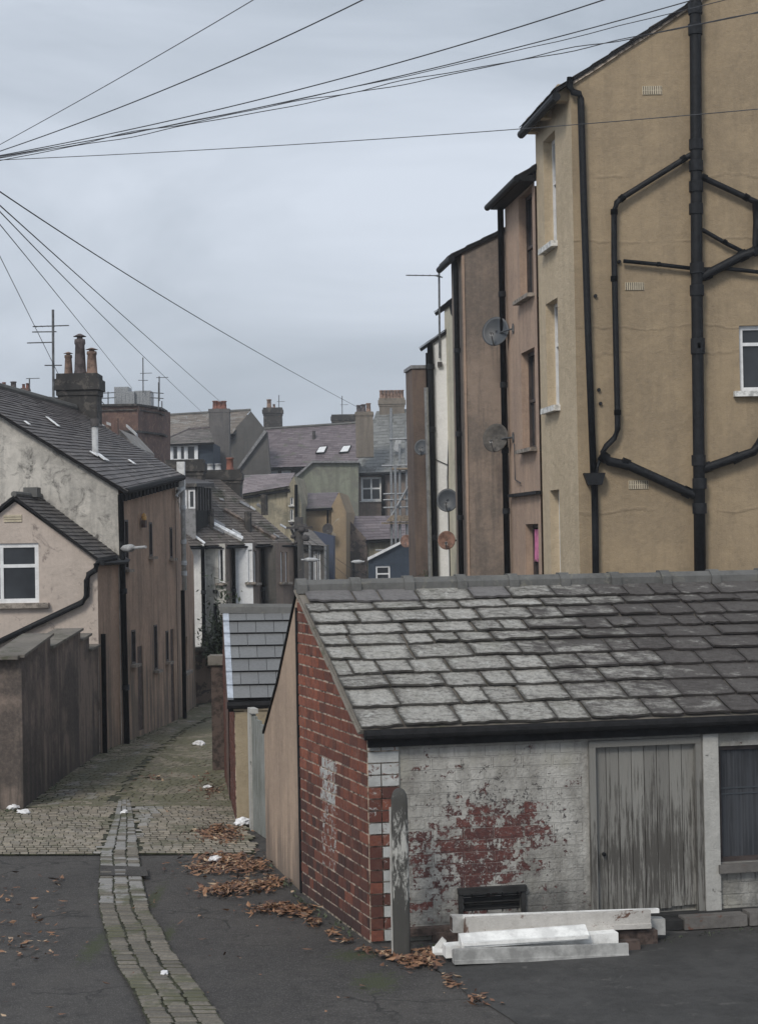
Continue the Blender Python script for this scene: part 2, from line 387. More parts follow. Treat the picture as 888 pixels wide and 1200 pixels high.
M['mottled'] = wallmat('mottled_white_wall', (0.55,0.54,0.5), (0.28,0.27,0.25), 0.5, (0.2,0.19,0.18), 0.55, 0.85, 0.9)
M['white_clean'] = wallmat('bright_white_wall', (0.82,0.84,0.86), (0.55,0.57,0.6), 0.2, mott=0.25)
M['brown_far'] = wallmat('brown_grey_render', (0.24,0.19,0.16), (0.13,0.11,0.10), 0.5)
M['dark_far'] = wallmat('dark_grey_render', (0.125,0.115,0.105), (0.06,0.06,0.055), 0.6)
M['green_wall'] = wallmat('green_stained_render', (0.235,0.25,0.195), (0.14,0.14,0.118), 0.75, (0.17,0.17,0.145), 0.5, 0.7, 0.5)
M['cream_far'] = wallmat('far_cream_render', (0.40,0.35,0.25), (0.18,0.17,0.13), 0.7, mott=0.8)
M['ochre'] = wallmat('ochre_render', (0.34,0.255,0.16), (0.22,0.17,0.12), 0.4, (0.42,0.38,0.31), 0.85, 0.92, 0.9)
M['blue_wall'] = wallmat('blue_painted_wall', (0.06,0.075,0.12), (0.045,0.055,0.075), 0.4)
M['navy'] = wallmat('navy_painted_wall', (0.035,0.05,0.075), (0.02,0.03,0.04), 0.4)
M['stone_far'] = wallmat('rubble_stone', (0.26,0.205,0.17), (0.13,0.1,0.085), 0.3, (0.1,0.085,0.075), 0.5, 0.6, 2.5)
M['grey_gable'] = wallmat('grey_gable_render', (0.115,0.11,0.105), (0.07,0.07,0.065), 0.6)
M['stack_dark'] = wallmat('sooty_brick_stack', (0.055,0.052,0.05), (0.03,0.03,0.03), 0.5, (0.11,0.1,0.09), 0.55, 0.7, 3)
M['stack_brown'] = wallmat('brown_brick_stack', (0.15,0.09,0.075), (0.07,0.05,0.045), 0.5, (0.2,0.13,0.1), 0.55, 0.7, 4)
M['stack_grey'] = wallmat('grey_rendered_stack', (0.14,0.13,0.125), (0.07,0.07,0.07), 0.8)
M['stack_tan'] = wallmat('tan_rendered_stack', (0.22,0.19,0.155), (0.12,0.105,0.09), 0.6)
M['pot_red'] = plain('terracotta', (0.17,0.07,0.05), 0.85, 0.4)
M['pot_tan'] = plain('buff_clay', (0.2,0.135,0.105), 0.85, 0.4)
M['pot_dark'] = plain('sooty_clay', (0.09,0.075,0.075), 0.85, 0.4)
M['white_frame'] = plain('white_plastic', (0.74,0.75,0.76), 0.4, 0.08, bs=0.02)
M['brown_frame'] = plain('dark_brown_frame', (0.05,0.038,0.035), 0.5)
M['white_sill'] = plain('painted_sill', (0.6,0.6,0.58), 0.7, 0.3, 10)
M['stone_sill'] = plain('stone_sill', (0.25,0.22,0.19), 0.85, 0.4, 10)
M['glass'] = glass('window_glass'); M['glass_sky'] = glass('roof_glass', (0.35,0.38,0.42), 0.15)
M['glass_mid'] = glass('dull_glass', (0.06,0.065,0.07), 0.2)
M['black_pipe'] = plain('black_painted_iron', (0.011,0.012,0.014), 0.55, 0.3, 12, spec=0.22)
M['grey_pipe'] = plain('grey_plastic', (0.42,0.43,0.43), 0.5, 0.2)
M['white_pipe'] = plain('white_plastic_pipe', (0.66,0.67,0.67), 0.5, 0.15)
M['dark_wood'] = plain('dark_fascia', (0.012,0.012,0.013), 0.75, 0.3, 10, spec=0.2)
M['dark_door'] = plain('dark_brown_door', (0.07,0.045,0.038), 0.7, 0.4, 8)
M['dish_grey'] = plain('dish_grey_paint', (0.05,0.058,0.068), 0.5, 0.12, 3, bs=0.02)
M['dish_dull'] = plain('dish_mossy_paint', (0.085,0.078,0.07), 0.8, 0.35, 6)
M['dish_brown'] = plain('dish_rusted', (0.2,0.115,0.085), 0.85, 0.35, 6)
M['dish_black'] = plain('dish_dark', (0.05,0.045,0.045), 0.7, 0.3)
M['dish_metal'] = plain('dull_steel', (0.11,0.115,0.12), 0.5, 0.3, 12, 0.5)
M['dish_lnb'] = plain('receiver_plastic', (0.3,0.3,0.3), 0.5)
M['cable'] = plain('cable_black', (0.05,0.053,0.06), 0.6)
M['alu'] = plain('galvanised_tube', (0.28,0.29,0.3), 0.45, 0.25, 20, 0.6)
M['board'] = plain('scaffold_board', (0.24,0.19,0.14), 0.85, 0.4, 10)
M['lamp_grey'] = plain('lamp_housing', (0.42,0.43,0.44), 0.5, 0.15)
M['vent'] = plain('vent_plastic', (0.52,0.46,0.34), 0.7, 0.12)
M['lead'] = plain('lead_flashing', (0.2,0.2,0.205), 0.6, 0.25, 6)
M['white_flash'] = plain('white_flashing', (0.78,0.79,0.8), 0.7, 0.25, 6)
M['litter'] = plain('crumpled_paper', (0.75,0.75,0.76), 0.7, 0.1)
M['pink_cloth'] = plain('pink_cloth', (0.55,0.17,0.32), 0.8, 0.2)
M['roof_left'] = slatemat('slate_grey_far', (0.095,0.086,0.086), (0.17,0.155,0.15), (0.25,0.235,0.22), 0.75, 1.0)
M['roof_small'] = slatemat('slate_dark', (0.055,0.052,0.052), (0.11,0.10,0.098), (0.17,0.16,0.14), 0.7, 0.95)
M['roof_purple'] = slatemat('slate_purple', (0.14,0.115,0.125), (0.23,0.195,0.205), (0.13,0.14,0.10), 0.7, 1.0, sc=0.8)
M['roof_pinkish'] = slatemat('slate_pinkish', (0.22,0.185,0.19), (0.32,0.27,0.275), (0.12,0.12,0.1), 0.62, 0.8, sc=0.8)
M['roof_terrace'] = slatemat('slate_terrace', (0.115,0.10,0.09), (0.20,0.175,0.155), (0.27,0.25,0.225), 0.7, 0.95, moss=(0.075,0.073,0.055), moss_lo=0.62)
M['roof_greytile'] = slatemat('grey_tile', (0.18,0.185,0.18), (0.25,0.255,0.245), (0.1,0.1,0.095), 0.6, 0.75)
M['roof_brownold'] = slatemat('slate_brown_old', (0.16,0.135,0.115), (0.26,0.225,0.19), (0.27,0.26,0.24), 0.55, 0.7, sc=1.5)
M['roof_shed'] = slatemat('shed_fibre_slate', (0.15,0.152,0.155), (0.205,0.21,0.212), rough=0.5, fine=0.4, bs=0.1)
# garage slates: pale lichened stone slates, black sooty staining over the right half
def garage_slate():
    mm, nt, b = mat('garage_stone_slate'); p = pos(nt)
    at = nd(nt, 'ShaderNodeAttribute', attribute_name='tone'); sx = nd(nt, 'ShaderNodeSeparateColor'); lk(nt, at.outputs['Color'], sx.inputs[0])
    base = mix(nt, sx.outputs[0], (0.20,0.188,0.165), (0.62,0.60,0.55))
    st = pos(nt, (1.2, 3.5, 3.5)); f1 = noi(nt, st, 5, 9, 0.78, 0.5); f2 = noi(nt, p, 22, 8, 0.8)
    c = mix(nt, ramp(nt, f1, 0.2, 0.7), mul((0.54,0.525,0.485), 1.0), base)
    c = mix(nt, mth(nt, 'MULTIPLY', ramp(nt, f1, 0.5, 0.95), 0.9), c, (0.075,0.07,0.065))
    c = mix(nt, mth(nt, 'MULTIPLY', ramp(nt, f2, 0.45, 0.85), 0.6), c, (0.10,0.095,0.09))
    c = mix(nt, mth(nt, 'MULTIPLY', ramp(nt, noi(nt, p, 9, 7, 0.8), 0.62, 0.8), 0.7), c, (0.68,0.68,0.64))
    c = mix(nt, mth(nt, 'MULTIPLY', ramp(nt, noi(nt, p, 2.2, 5, 0.7), 0.65, 0.9), 0.3), c, (0.2,0.2,0.15))
    tc = nd(nt, 'ShaderNodeTexCoord'); su = nd(nt, 'ShaderNodeSeparateXYZ'); lk(nt, tc.outputs['UV'], su.inputs[0])   # grime gathered along joints and laps
    ex = mth(nt, 'MULTIPLY', mth(nt, 'ABSOLUTE', mth(nt, 'SUBTRACT', su.outputs[0], 0.5)), 2.0); ey = mth(nt, 'ABSOLUTE', mth(nt, 'SUBTRACT', su.outputs[1], 0.45))
    ee = mth(nt, 'ADD', mth(nt, 'MAXIMUM', mth(nt, 'POWER', ex, 5.0), mth(nt, 'MULTIPLY', mth(nt, 'POWER', mth(nt, 'MULTIPLY', ey, 1.9), 4.0), 0.8)), mth(nt, 'MULTIPLY', mth(nt, 'SUBTRACT', noi(nt, p, 13, 7, 0.75), 0.5), 0.9))
    c = mix(nt, mth(nt, 'MULTIPLY', ramp(nt, ee, 0.28, 0.85), 0.85), c, (0.062,0.057,0.05))
    # dark weathering, its own patchy shape, carried per slate in blue
    d = mth(nt, 'ADD', sx.outputs[2], mth(nt, 'MULTIPLY', mth(nt, 'SUBTRACT', noi(nt, pos(nt,(1,2,2)), 2.6, 7, 0.75), 0.5), 0.8))
    c = mix(nt, mth(nt, 'MULTIPLY', ramp(nt, d, 0.42, 0.75), 0.85), c, (0.062,0.052,0.05))
    c = mix(nt, mth(nt, 'MULTIPLY', sx.outputs[1], 0.8), c, (0.19,0.18,0.185))   # replacement slates are plain grey
    lk(nt, c, b.inputs['Base Color']); b.inputs['Roughness'].default_value = 0.8
    bump(nt, b, mth(nt, 'ADD', f1, noi(nt, p, 40, 6, 0.75)), 0.7, 0.03); return mm
M['garage_slate'] = garage_slate()
def brickmat(name, paint_uv=None, mortar=(0.27,0.235,0.2)):
    """face colour: r tone, g white paint chance, b sooty"""
    mm, nt, b = mat(name); p = pos(nt)
    at = nd(nt, 'ShaderNodeAttribute', attribute_name='tone'); sx = nd(nt, 'ShaderNodeSeparateColor'); lk(nt, at.outputs['Color'], sx.inputs[0])
    c = mix(nt, sx.outputs[0], (0.10,0.036,0.027), (0.33,0.11,0.064))
    c = mix(nt, mth(nt, 'MULTIPLY', ramp(nt, noi(nt, p, 3.5, 8, 0.8), 0.6, 1.0), 0.4), c, (0.34,0.25,0.2))
    c = mix(nt, mth(nt, 'MULTIPLY', ramp(nt, noi(nt, p, 18, 7, 0.75), 0.4, 0.7), 0.5), c, (0.10,0.035,0.03))
    c = mix(nt, mth(nt, 'MULTIPLY', sx.outputs[2], 0.85), c, (0.035,0.022,0.022))
    pn = noi(nt, p, 9, 8, 0.75, 0.8)
    pm = mth(nt, 'ADD', mth(nt, 'MULTIPLY', mth(nt, 'SUBTRACT', pn, 0.5), 0.75), sx.outputs[1])
    c = mix(nt, ramp(nt, pm, 0.46, 0.56), c, mix(nt, noi(nt, p, 6, 4), (0.36,0.37,0.36), (0.56,0.57,0.56)))
    lk(nt, c, b.inputs['Base Color']); b.inputs['Roughness'].default_value = 0.85
    bump(nt, b, noi(nt, p, 50, 6, 0.75), 0.5, 0.012); return mm
M['brick'] = brickmat('old_red_brick')
M['mortar'] = plain('old_mortar', (0.33,0.275,0.22), 0.95, 0.7, 9)
def paintwall():
    """whitewash over brick, flaked off in a big central patch and in scattered chips; uv = metres along and up the wall"""
    mm, nt, b = mat('flaking_whitewash'); p = pos(nt); tc = nd(nt, 'ShaderNodeTexCoord'); sp = nd(nt, 'ShaderNodeSeparateXYZ'); lk(nt, tc.outputs['UV'], sp.inputs[0])
    at = nd(nt, 'ShaderNodeAttribute', attribute_name='tone'); sx = nd(nt, 'ShaderNodeSeparateColor'); lk(nt, at.outputs['Color'], sx.inputs[0])
    red = mix(nt, sx.outputs[0], (0.07,0.026,0.024), (0.15,0.055,0.046))
    red = mix(nt, ramp(nt, noi(nt, p, 24, 9, 0.8), 0.66, 0.78), red, (0.36,0.34,0.32))
    red = mix(nt, mth(nt, 'MULTIPLY', ramp(nt, noi(nt, p, 20, 7, 0.7), 0.45, 0.7), 0.6), red, (0.06,0.03,0.03))
    def blob(cu, cz, ru, rz):
        a = mth(nt, 'DIVIDE', mth(nt, 'SUBTRACT', sp.outputs[0], cu), ru); c_ = mth(nt, 'DIVIDE', mth(nt, 'SUBTRACT', sp.outputs[1], cz), rz)
        return mth(nt, 'SUBTRACT', 1.0, mth(nt, 'SQRT', mth(nt, 'ADD', mth(nt, 'MULTIPLY', a, a), mth(nt, 'MULTIPLY', c_, c_))), True)
    n = noi(nt, p, 5.5, 10, 0.72, 0.3); nb = noi(nt, p, 17, 9, 0.75, 0.5)
    # fig: bare brick; bl: black chipped marks
    f = mth(nt, 'ADD', mth(nt, 'MULTIPLY', blob(1.2, 1.0, 1.15, 0.62), 0.95), mth(nt, 'MULTIPLY', blob(0.75, 0.45, 1.1, 0.7), 0.5))
    f = mth(nt, 'ADD', f, mth(nt, 'MULTIPLY', blob(1.9, 0.3, 0.8, 0.3), 0.35))
    f = mth(nt, 'ADD', f, mth(nt, 'MULTIPLY', mth(nt, 'SUBTRACT', n, 0.5), 0.95)); f = mth(nt, 'ADD', f, mth(nt, 'MULTIPLY', mth(nt, 'SUBTRACT', nb, 0.5), 0.85))
    f = mth(nt, 'ADD', f, mth(nt, 'MULTIPLY', mth(nt, 'SUBTRACT', sx.outputs[1], 0.5), 0.5))
    bare = ramp(nt, f, 0.52, 0.6)
    g = mth(nt, 'ADD', mth(nt, 'MULTIPLY', blob(1.35, 1.15, 1.7, 1.0), 0.55), mth(nt, 'MULTIPLY', mth(nt, 'SUBTRACT', nb, 0.5), 1.1))
    chip = ramp(nt, mth(nt, 'ADD', g, mth(nt, 'MULTIPLY', mth(nt, 'SUBTRACT', n, 0.5), 0.5)), 0.52, 0.6)
    wh = mix(nt, ramp(nt, noi(nt, pos(nt,(1,1,0.5)), 3, 7, 0.7), 0.2, 0.9), (0.48,0.47,0.44), (0.24,0.23,0.21))
    low = mth(nt, 'ADD', mth(nt, 'SUBTRACT', 0.55, sp.outputs[1]), mth(nt, 'MULTIPLY', noi(nt, p, 3, 6, 0.7), 0.8))
    wh = mix(nt, mth(nt, 'MULTIPLY', ramp(nt, low, 0.2, 0.9), 0.8), wh, (0.10,0.10,0.095))
    wh = mix(nt, ramp(nt, noi(nt, p, 1.2, 3), 0.65, 0.95), wh, (0.36,0.35,0.31))
    c = mix(nt, chip, wh, (0.085,0.08,0.078)); c = mix(nt, bare, c, red)
    lk(nt, c, b.inputs['Base Color']); b.inputs['Roughness'].default_value = 0.85
    bump(nt, b, mth(nt, 'SUBTRACT', noi(nt, p, 30, 5), mth(nt, 'MULTIPLY', mth(nt, 'MAXIMUM', bare, chip), 0.8)), 0.6, 0.012); return mm
M['paintwall'] = paintwall()
def woodmat(name, ca, cb, streakc, amt=0.6, sc=(26,26,1.3), th_=0.45, zb=None):
    mm, nt, b = mat(name); p = pos(nt); ps = pos(nt, sc)
    at = nd(nt, 'ShaderNodeAttribute', attribute_name='tone'); sx = nd(nt, 'ShaderNodeSeparateColor'); lk(nt, at.outputs['Color'], sx.inputs[0])
    n = noi(nt, ps, 1.4, 8, 0.75, 0.3)
    c = mix(nt, sx.outputs[0], ca, cb)
    if zb:   # bare weathered zone between two heights
        sp = nd(nt, 'ShaderNodeSeparateXYZ'); lk(nt, p, sp.inputs[0])
        q = mth(nt, 'SUBTRACT', zb[2], mth(nt, 'ABSOLUTE', mth(nt, 'MULTIPLY', mth(nt, 'SUBTRACT', sp.outputs[2], zb[0]), zb[1])))
        n = mth(nt, 'ADD', n, q)
    c = mix(nt, mth(nt, 'MULTIPLY', ramp(nt, mth(nt, 'ADD', n, mth(nt, 'MULTIPLY', mth(nt, 'SUBTRACT', noi(nt, p, 1.6, 4), 0.5), 0.35)), th_, th_+0.25), amt), c, streakc)
    lk(nt, c, b.inputs['Base Color']); b.inputs['Roughness'].default_value = 0.8
    bump(nt, b, n, 0.5, 0.015); return mm
M['greydoor'] = woodmat('weathered_grey_boards', (0.20,0.195,0.18), (0.27,0.265,0.245), (0.065,0.06,0.053), 0.88, th_=0.5, zb=(0.7,0.5,0.32))
M['postwood'] = woodmat('rotten_post_timber', (0.05,0.049,0.045), (0.075,0.073,0.067), (0.5,0.5,0.47), 0.9, (12,12,3.5), 0.58, zb=(1.1,0.8,0.36))
M['whiteboard'] = plain('old_white_board', (0.78,0.78,0.76), 0.65, 0.15, 5)
M['greyboard'] = plain('grey_dirty_board', (0.36,0.36,0.35), 0.7, 0.25, 5)
M['rustboard'] = wallmat('paint_stripped_timber', (0.55,0.53,0.5), (0.4,0.38,0.35), 0.3, (0.13,0.07,0.048), 0.66, 0.74, 1.9)
M['browntimber'] = plain('dark_brown_timber', (0.07,0.05,0.042), 0.85, 0.5, 10)
M['paleframe'] = wallmat('painted_frame', (0.46,0.455,0.43), (0.3,0.295,0.28), 0.3, (0.13,0.13,0.12), 0.85, 0.95, 5)
M['ledge'] = wallmat('stone_ledge', (0.17,0.16,0.15), (0.07,0.065,0.06), 0.3, (0.14,0.07,0.05), 0.75, 0.85, 2)
M['blackvoid'] = plain('near_black', (0.02,0.02,0.02), 0.9, 0.3)  # near-black for vent, dormer cheek and the painted recess shade at the step
M['curtain'] = woodmat('net_curtain', (0.05,0.055,0.065), (0.06,0.065,0.075), (0.025,0.028,0.034), 0.9, (22,22,0.3))
M['ridge'] = wallmat('grey_ridge_tile', (0.135,0.135,0.13), (0.06,0.06,0.057), 0.3, (0.18,0.175,0.15), 0.65, 0.9, 5)
M['coping'] = wallmat('mossy_coping', (0.2,0.18,0.155), (0.09,0.083,0.073), 0.2, (0.10,0.10,0.07), 0.6, 0.8, 3)
M['cream_block'] = wallmat('cream_block_paint', (0.34,0.28,0.19), (0.24,0.19,0.125), 0.3, (0.25,0.21,0.16), 0.7, 0.9, 2)
M['gatewood'] = woodmat('green_grey_gate_boards', (0.16,0.17,0.15), (0.22,0.23,0.21), (0.42,0.43,0.42), 0.5)
# ground
def nd_sep(nt, col_):
    s_ = nd(nt, 'ShaderNodeSeparateColor'); lk(nt, col_, s_.inputs[0]); return s_.outputs[0]
def asphalt():
    mm, nt, b = mat('worn_asphalt'); p = pos(nt)
    c = mix(nt, ramp(nt, noi(nt, p, 0.5, 5), 0.35, 0.7), (0.046,0.042,0.039), (0.068,0.062,0.057))
    c = mix(nt, mth(nt, 'MULTIPLY', ramp(nt, noi(nt, p, 90, 4, 0.8), 0.45, 0.9), 0.6), c, (0.135,0.127,0.118))
    c = mix(nt, mth(nt, 'MULTIPLY', ramp(nt, noi(nt, p, 1.6, 7, 0.7, 0.5), 0.55, 0.9), 0.5), c, (0.095,0.086,0.077))
    vo = nd(nt, 'ShaderNodeTexVoronoi'); vo.inputs['Scale'].default_value = 75; lk(nt, p, vo.inputs['Vector'])     # stone chips
    c = mix(nt, mth(nt, 'MULTIPLY', ramp(nt, nd_sep(nt, vo.outputs['Color']), 0.72, 0.95), 0.55), c, (0.17,0.16,0.15))
    c = mix(nt, mth(nt, 'MULTIPLY', ramp(nt, noi(nt, p, 4.2, 8, 0.8), 0.55, 0.85), 0.55), c, (0.024,0.022,0.021))   # damp blotches
    vc = nd(nt, 'ShaderNodeTexVoronoi', feature='DISTANCE_TO_EDGE'); vc.inputs['Scale'].default_value = 0.42                # cracks
    wv = nd(nt, 'ShaderNodeVectorMath', operation='ADD'); nn = nd(nt, 'ShaderNodeTexNoise'); nn.inputs['Scale'].default_value = 1.7; nn.inputs['Detail'].default_value = 7; lk(nt, p, nn.inputs['Vector'])
    lk(nt, p, wv.inputs[0]); lk(nt, nn.outputs['Color'], wv.inputs[1]); lk(nt, wv.outputs[0], vc.inputs['Vector'])
    crk = mth(nt, 'MULTIPLY', ramp(nt, vc.outputs['Distance'], 0.003, 0.012, (1,1,1), (0,0,0)), mth(nt, 'MULTIPLY', ramp(nt, noi(nt, p, 0.5, 3), 0.55, 0.7), 0.7))
    c = mix(nt, crk, c, (0.014,0.014,0.012))
    # moss beside the sett strip and near the post
    sp = nd(nt, 'ShaderNodeSeparateXYZ'); lk(nt, p, sp.inputs[0])
    def spot(x, y, rx, ry):
        a = mth(nt, 'DIVIDE', mth(nt, 'SUBTRACT', sp.outputs[0], x), rx); c_ = mth(nt, 'DIVIDE', mth(nt, 'SUBTRACT', sp.outputs[1], y), ry)
        return mth(nt, 'SUBTRACT', 1.0, mth(nt, 'SQRT', mth(nt, 'ADD', mth(nt, 'MULTIPLY', a, a), mth(nt, 'MULTIPLY', c_, c_))), True)
    f = None
    for px_, py_, rx, ry in ((182,1050,0.16,1.6), (196,1095,0.14,1.0), (110,1110,0.22,1.3), (440,1150,0.45,0.8), (415,1118,0.5,0.5)):
        q = G(px_, py_); s_ = spot(q.x, q.y, rx, ry); f = s_ if f is None else mth(nt, 'MAXIMUM', f, s_)
    f = mth(nt, 'MULTIPLY', f, 1.0); f = mth(nt, 'ADD', f, mth(nt, 'MULTIPLY', mth(nt, 'SUBTRACT', noi(nt, p, 11, 8, 0.8), 0.5), 1.0))
    c = mix(nt, mth(nt, 'MULTIPLY', ramp(nt, f, 0.45, 0.75), 0.8), c, (0.058,0.07,0.026))
    lk(nt, c, b.inputs['Base Color']); b.inputs['Roughness'].default_value = 0.75
    bump(nt, b, mth(nt, 'SUBTRACT', mth(nt, 'ADD', noi(nt, p, 70, 3), mth(nt, 'MULTIPLY', noi(nt, p, 3, 5), 1.2)), crk), 0.7, 0.02); return mm
M['asphalt'] = asphalt()
def settmat(name, ca, cb, moss, mlo):
    mm, nt, b = mat(name); p = pos(nt)
    at = nd(nt, 'ShaderNodeAttribute', attribute_name='tone'); sx = nd(nt, 'ShaderNodeSeparateColor'); lk(nt, at.outputs['Color'], sx.inputs[0])
    c = mix(nt, sx.outputs[0], ca, cb)
    c = mix(nt, mth(nt, 'MULTIPLY', ramp(nt, noi(nt, p, 30, 6, 0.75), 0.4, 0.7), 0.4), c, mul(ca, 0.5))
    c = mix(nt, mth(nt, 'MULTIPLY', sx.outputs[1], 0.8), c, (0.33,0.33,0.33))
    c = mix(nt, mth(nt, 'MULTIPLY', ramp(nt, mth(nt, 'ADD', noi(nt, p, 1.1, 7, 0.7), mth(nt, 'MULTIPLY', sx.outputs[2], 0.2)), mlo, mlo+0.14), 0.75), c, moss)
    lk(nt, c, b.inputs['Base Color']); b.inputs['Roughness'].default_value = 0.7
    bump(nt, b, noi(nt, p, 35, 6), 0.5, 0.012); return mm
M['sett'] = settmat('granite_setts', (0.19,0.165,0.13), (0.35,0.305,0.24), (0.13,0.125,0.08), 0.66)
M['sett_strip'] = settmat('dark_setts', (0.11,0.10,0.082), (0.24,0.215,0.175), (0.085,0.088,0.045), 0.6)
M['sett_moss'] = settmat('mossy_setts', (0.17,0.15,0.112), (0.29,0.255,0.195), (0.105,0.105,0.055), 0.46)
M['joint'] = plain('mossy_joint_earth', (0.04,0.042,0.024), 0.95, 0.5, 5)
def leafmat():
    mm, nt, b = mat('fallen_leaves')
    at = nd(nt, 'ShaderNodeAttribute', attribute_name='tone'); sx = nd(nt, 'ShaderNodeSeparateColor'); lk(nt, at.outputs['Color'], sx.inputs[0])
    c = mix(nt, sx.outputs[0], (0.13,0.062,0.038), (0.34,0.185,0.10)); c = mix(nt, ramp(nt, sx.outputs[1], 0.75, 0.95), c, (0.48,0.35,0.23))
    c = mix(nt, ramp(nt, sx.outputs[2], 0.7, 0.75), c, (0.07,0.04,0.03))
    lk(nt, c, b.inputs['Base Color']); b.inputs['Roughness'].default_value = 0.6; return mm
M['leaf'] = leafmat()
def greenmat(name, a_, b_):
    mm, nt, b = mat(name)
    at = nd(nt, 'ShaderNodeAttribute', attribute_name='tone'); sx = nd(nt, 'ShaderNodeSeparateColor'); lk(nt, at.outputs['Color'], sx.inputs[0])
    lk(nt, mix(nt, sx.outputs[0], a_, b_), b.inputs['Base Color']); b.inputs['Roughness'].default_value = 0.6; return mm
M['foliage'] = greenmat('shrub_leaves', (0.035,0.05,0.025), (0.10,0.125,0.065)); M['stem'] = plain('twigs', (0.07,0.055,0.04), 0.8)
# ---------------------------------------------------------------- ground, setts
def struct(mb, name, mt, smooth=False): return tag(mb.build(name, mt, None, smooth), kind='structure')
g = MB(); xs = [-700,-60,-25]+[-12+i*1.0 for i in range(25)]+[25,60,700]; ys = [-30,0,6]+[8+i*1.0 for i in range(30)]+[50,80,150,400,1500]
def gz(x, y):
    return 0.014*noise.noise(V((x*0.35, y*0.35, 0)))-0.012 if 8 < y < 40 and abs(x) < 12 else -0.012
for i in range(len(xs)-1):
    for j in range(len(ys)-1):
        q = [(xs[i],ys[j]),(xs[i+1],ys[j]),(xs[i+1],ys[j+1]),(xs[i],ys[j+1])]; g.face([(x,y,gz(x,y)) for x,y in q])
struct(g, 'ground', M['asphalt'], True)
def stone(mb, c, ax, ay, h, tone, top=0.8):
    """one sett with a domed, chamfered top"""
    c, ax, ay = V(c), V(ax), V(ay); b0 = [c-ax-ay, c+ax-ay, c+ax+ay, c-ax+ay]
    j = lambda: V((R.uniform(-1,1), R.uniform(-1,1), 0))*0.004
    z1 = V((0,0,h*0.72)); z2 = V((0,0,h*R.uniform(0.9,1.1)))
    t1 = [p+z1+j() for p in b0]; t2 = [c+(p-c)*top+z2+j() for p in b0]
    for i in range(4):
        k = (i+1) % 4; mb.face([b0[i],b0[k],t1[k],t1[i]],1,None,tone); mb.face([t1[i],t1[k],t2[k],t2[i]],0,None,tone)
    mb.face(t2, 0, None, tone)
# cross band of setts between asphalt and alley
def band(name, mt, L0, L1, R0, R1, nrows, sw, h, z, tonef):
    """quad with near-left L0, far-left L1, near-right R0, far-right R1 filled by setts"""
    mb = MB(); L0, L1, R0, R1 = (V((p.x, p.y, z)) for p in (L0, L1, R0, R1))
    for r in range(nrows):
        v = (r+0.5)/nrows; a = L0.lerp(L1, v); b = R0.lerp(R1, v); ln = (b-a).length; U = (b-a).normalized()
        d = ((L0.lerp(L1,(r+1)/nrows)+R0.lerp(R1,(r+1)/nrows)) - (L0.lerp(L1,r/nrows)+R0.lerp(R1,r/nrows)))/2
        u = -R.random()*sw
        while u < ln:
            w_ = sw*R.uniform(0.75,1.3); c = a+U*(u+w_/2)
            if u+w_/2 > 0 and u+w_/2 < ln and not in_strip(c):
                c.z = z + 0.02*noise.noise(V((c.x*0.9, c.y*0.9, 3)))
                stone(mb, c, U*(w_/2-0.005), d*0.37, h, tonef(c))
            u += w_
    return struct(mb, name, [mt, M['joint']])
def flat(name, mt, pts, z):
    mb = MB(); mb.face([(p.x, p.y, z) for p in pts]); return struct(mb, name, mt)
_s = [(940,139,153),(1004,118,163)]
_sa = [(G(a,y), G(b,y)) for y,a,b in _s]
def in_strip(c):
    if not (_sa[1][0].y-.1 < c.y < _sa[0][0].y): return False
    k = (c.y-_sa[1][0].y)/(_sa[0][0].y-_sa[1][0].y)
    return _sa[1][0].x+(_sa[0][0].x-_sa[1][0].x)*k-.02 < c.x < _sa[1][1].x+(_sa[0][1].x-_sa[1][1].x)*k+.02
nl, nr = G(-60, 1003), G(300, 1001); fl, fr_ = G(-60, 943), G(280, 938)
flat('sett_bed', M['joint'], [nl, nr, G(292,985), fr_, fl], 0.004)
band('sett_road', M['sett'], nl, fl, nr, fr_, 32, 0.135, 0.022, 0.004, lambda c: (R.random(), (0.75 if abs(c.x-G(146,980).x) < 0.22 and R.random() < 0.7 else 0.15*(R.random() > 0.75)), R.random()))
# alley beyond, following both walls and curving off behind the shed
AL = [G(-60,946), G(28,948), G(62,922), G(97,897), G(117,884), G(148,871), G(190,851), G(235,828), V((-3.3,49,0)), V((1.0,54,0))]
AR = [G(283,946), G(275,940), G(270,925), G(266,905), G(263,890), G(262,876), G(261,862), V((-2.9,39.5,0)), V((-1.6,42.5,0)), V((2.0,46.0,0))]
mb = MB(); bed = MB()
for i in range(len(AL)-1):
    L0, L1, R0_, R1_ = AL[i], AL[i+1], AR[i], AR[i+1]
    bed.face([(L0.x-0.3,L0.y,0.012),(R0_.x+0.3,R0_.y,0.012),(R1_.x+0.3,R1_.y,0.012),(L1.x-0.3,L1.y,0.012)])
    n_ = max(1, int(((L1-L0).length+(R1_-R0_).length)/2/0.135))
    for r in range(n_):
        v = (r+0.5)/n_; a = L0.lerp(L1, v); b = R0_.lerp(R1_, v); U = (b-a).normalized(); ln = (b-a).length
        d = V((-U.y, U.x, 0))*0.135; u = -R.random()*0.2
        while u < ln:
            w_ = 0.17*R.uniform(0.75,1.3); c = a+U*(u+w_/2); c.z = 0.012+0.02*noise.noise(V((c.x*0.7, c.y*0.7, 5))); f = (u+w_/2)/ln
            if 0 < u+w_/2 < ln:
                pale = 0.8 if (0.26 < f < 0.30 and R.random() < 0.6 and c.y > 28) or (abs(f-0.13) < 0.045 and 25.5 < c.y < 33 and R.random() < 0.8) else 0
                stone(mb, c, U*(w_/2-0.006), d*0.37, 0.024 if abs(f-0.42) > 0.025 else 0.004, (R.random(), pale*0.6, R.random()))
            u += w_
struct(bed, 'alley_bed', M['joint']); struct(mb, 'alley_path', [M['sett_moss'], M['joint']])
